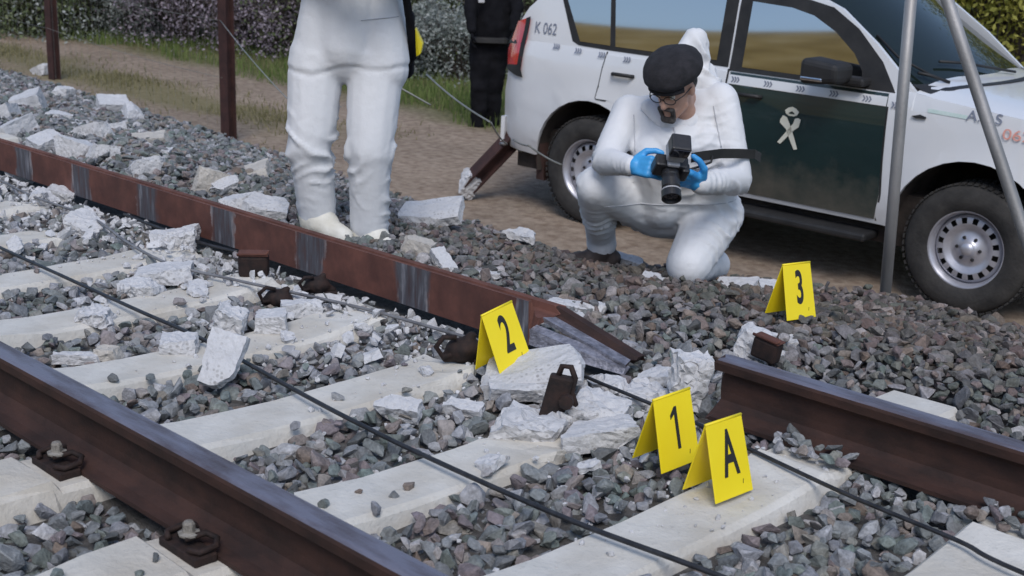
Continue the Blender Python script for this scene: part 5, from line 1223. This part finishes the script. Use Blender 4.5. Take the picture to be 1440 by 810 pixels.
vb(395, 78, 1.0, 1.5, 3600, .05, 'leaf_mauve', 'dark twiggy bush behind the standing coverall', bare=True)
vb(480, 84, 1.4, 2.2, 6000, .06, 'leaf_green', 'dark green bush hidden behind the standing coverall')
vb(585, 104, .9, 1.1, 5000, .05, 'leaf_grey', 'silver grey shrub at the grass edge near the officer')
vb(600, 80, 1.2, 2.3, 7000, .06, 'leaf_green', 'olive bush behind the silver grey shrub')
vb(648, 110, .9, 1.2, 4500, .05, 'leaf_grey', 'small pale shrub beside the officer in black')
vb(660, 85, 1.3, 2.3, 6500, .06, 'leaf_green', 'olive bush behind the officer in black')
vb(740, 100, 1.4, 2.4, 6000, .06, 'leaf_green', 'green bush behind the rear of the patrol car')
vb(300, 40, 1.6, 2.6, 7000, .06, 'leaf_green', 'tall green bush rising behind the mauve bush')
vb(160, 30, 1.6, 2.6, 6500, .06, 'leaf_green', 'tall green bush rising behind the grey bush')
vb(430, 55, 1.6, 2.6, 6000, .06, 'leaf_grey', 'tall grey bush rising behind the dark twiggy bush')
pY = W(1425, 10, 17.5)
for (x_, y_, h_, lab, mt) in ((pY.x, pY.y, 3.9, 'yellow green tree behind the windscreen of the patrol car', 'leaf_yellow'), (pY.x+2.2, pY.y+1.6, 4.3, 'taller yellow green tree next to the one behind the car', 'leaf_yellow'), (.6, 13.4, 2.8, 'dark green bush close behind the patrol car bonnet', 'leaf_green'), (-1.6, 13.0, 2.4, 'green bush behind the roof of the patrol car', 'leaf_green'), (-3.6, 12.6, 2.6, 'yellow green bush just behind the windscreen of the patrol car', 'leaf_yellow')):
    bush((x_, y_, gz(x_, y_)-.03), h_*.55, h_, 9000, .075, mt, lab, 'tree' if 'tree' in lab else 'bush', 'tree' if 'tree' in lab else 'bush', 80, 'trees behind the car', trunk='tree' in lab)
def blades(x, y, h0, h1, wd, lean=.5):
    n = len(x); z = zground(x, y); h = RNG.uniform(h0, h1, n); a = RNG.uniform(0, 6.283, n); l = RNG.uniform(.1, lean, n)*h; b = RNG.uniform(0, 6.283, n)
    p = np.stack([x, y, z-.01], -1); d = np.stack([np.cos(a), np.sin(a), 0*a], -1)*wd*RNG.uniform(.6, 1.3, n)[:, None]; m_ = p+np.stack([np.cos(b)*l*.35, np.sin(b)*l*.35, h*.6], -1); t = p+np.stack([np.cos(b)*l, np.sin(b)*l, h], -1)
    V = np.stack([p-d, p+d, m_+d*.7, m_-d*.7, t], 1).reshape(-1, 3); i = np.arange(n)[:, None]*5
    return V, np.concatenate([i+np.array([[0, 1, 2]]), i+np.array([[0, 2, 3]]), i+np.array([[3, 2, 4]])])
n = 60000; x = RNG.uniform(-24, 1, n); y = RNG.uniform(7.7, 11.6, n); k = (y > 7.85+.25*np.sin(x*1.3)+.2*np.sin(x*3.1)) & (RNG.uniform(size=n) < .55+.45*np.sin(x*.9)*np.sin(y*2))
V, F = blades(x[k], y[k], .05, .20, .006); tag(link('verge_grass', npmesh('verge_grass', V, F), MT['grass']), 'green grass growing along the verge beyond the dirt road', 'grass', kind='stuff')
n = 15000; x = np.concatenate([RNG.uniform(-22, -6.5, n), RNG.uniform(-14, 4, 9000), RNG.uniform(-22, 0, 12000)]); y = np.concatenate([RNG.normal(6.35, .33, n), yedge(x[n:n+9000])+RNG.normal(.75, .16, 9000), RNG.uniform(8, 12, 12000)])
k = RNG.uniform(size=len(x)) < np.clip(.4+.6*np.sin(x*2.1)*np.cos(y*3), .08, 1)
V, F = blades(x[k], y[k], .02, .085, .0055, .9); tag(link('dry_grass', npmesh('dry_grass', V, F), MT['dry_grass']), 'thin dry grass in the road centre and along the ballast foot', 'grass', kind='stuff')
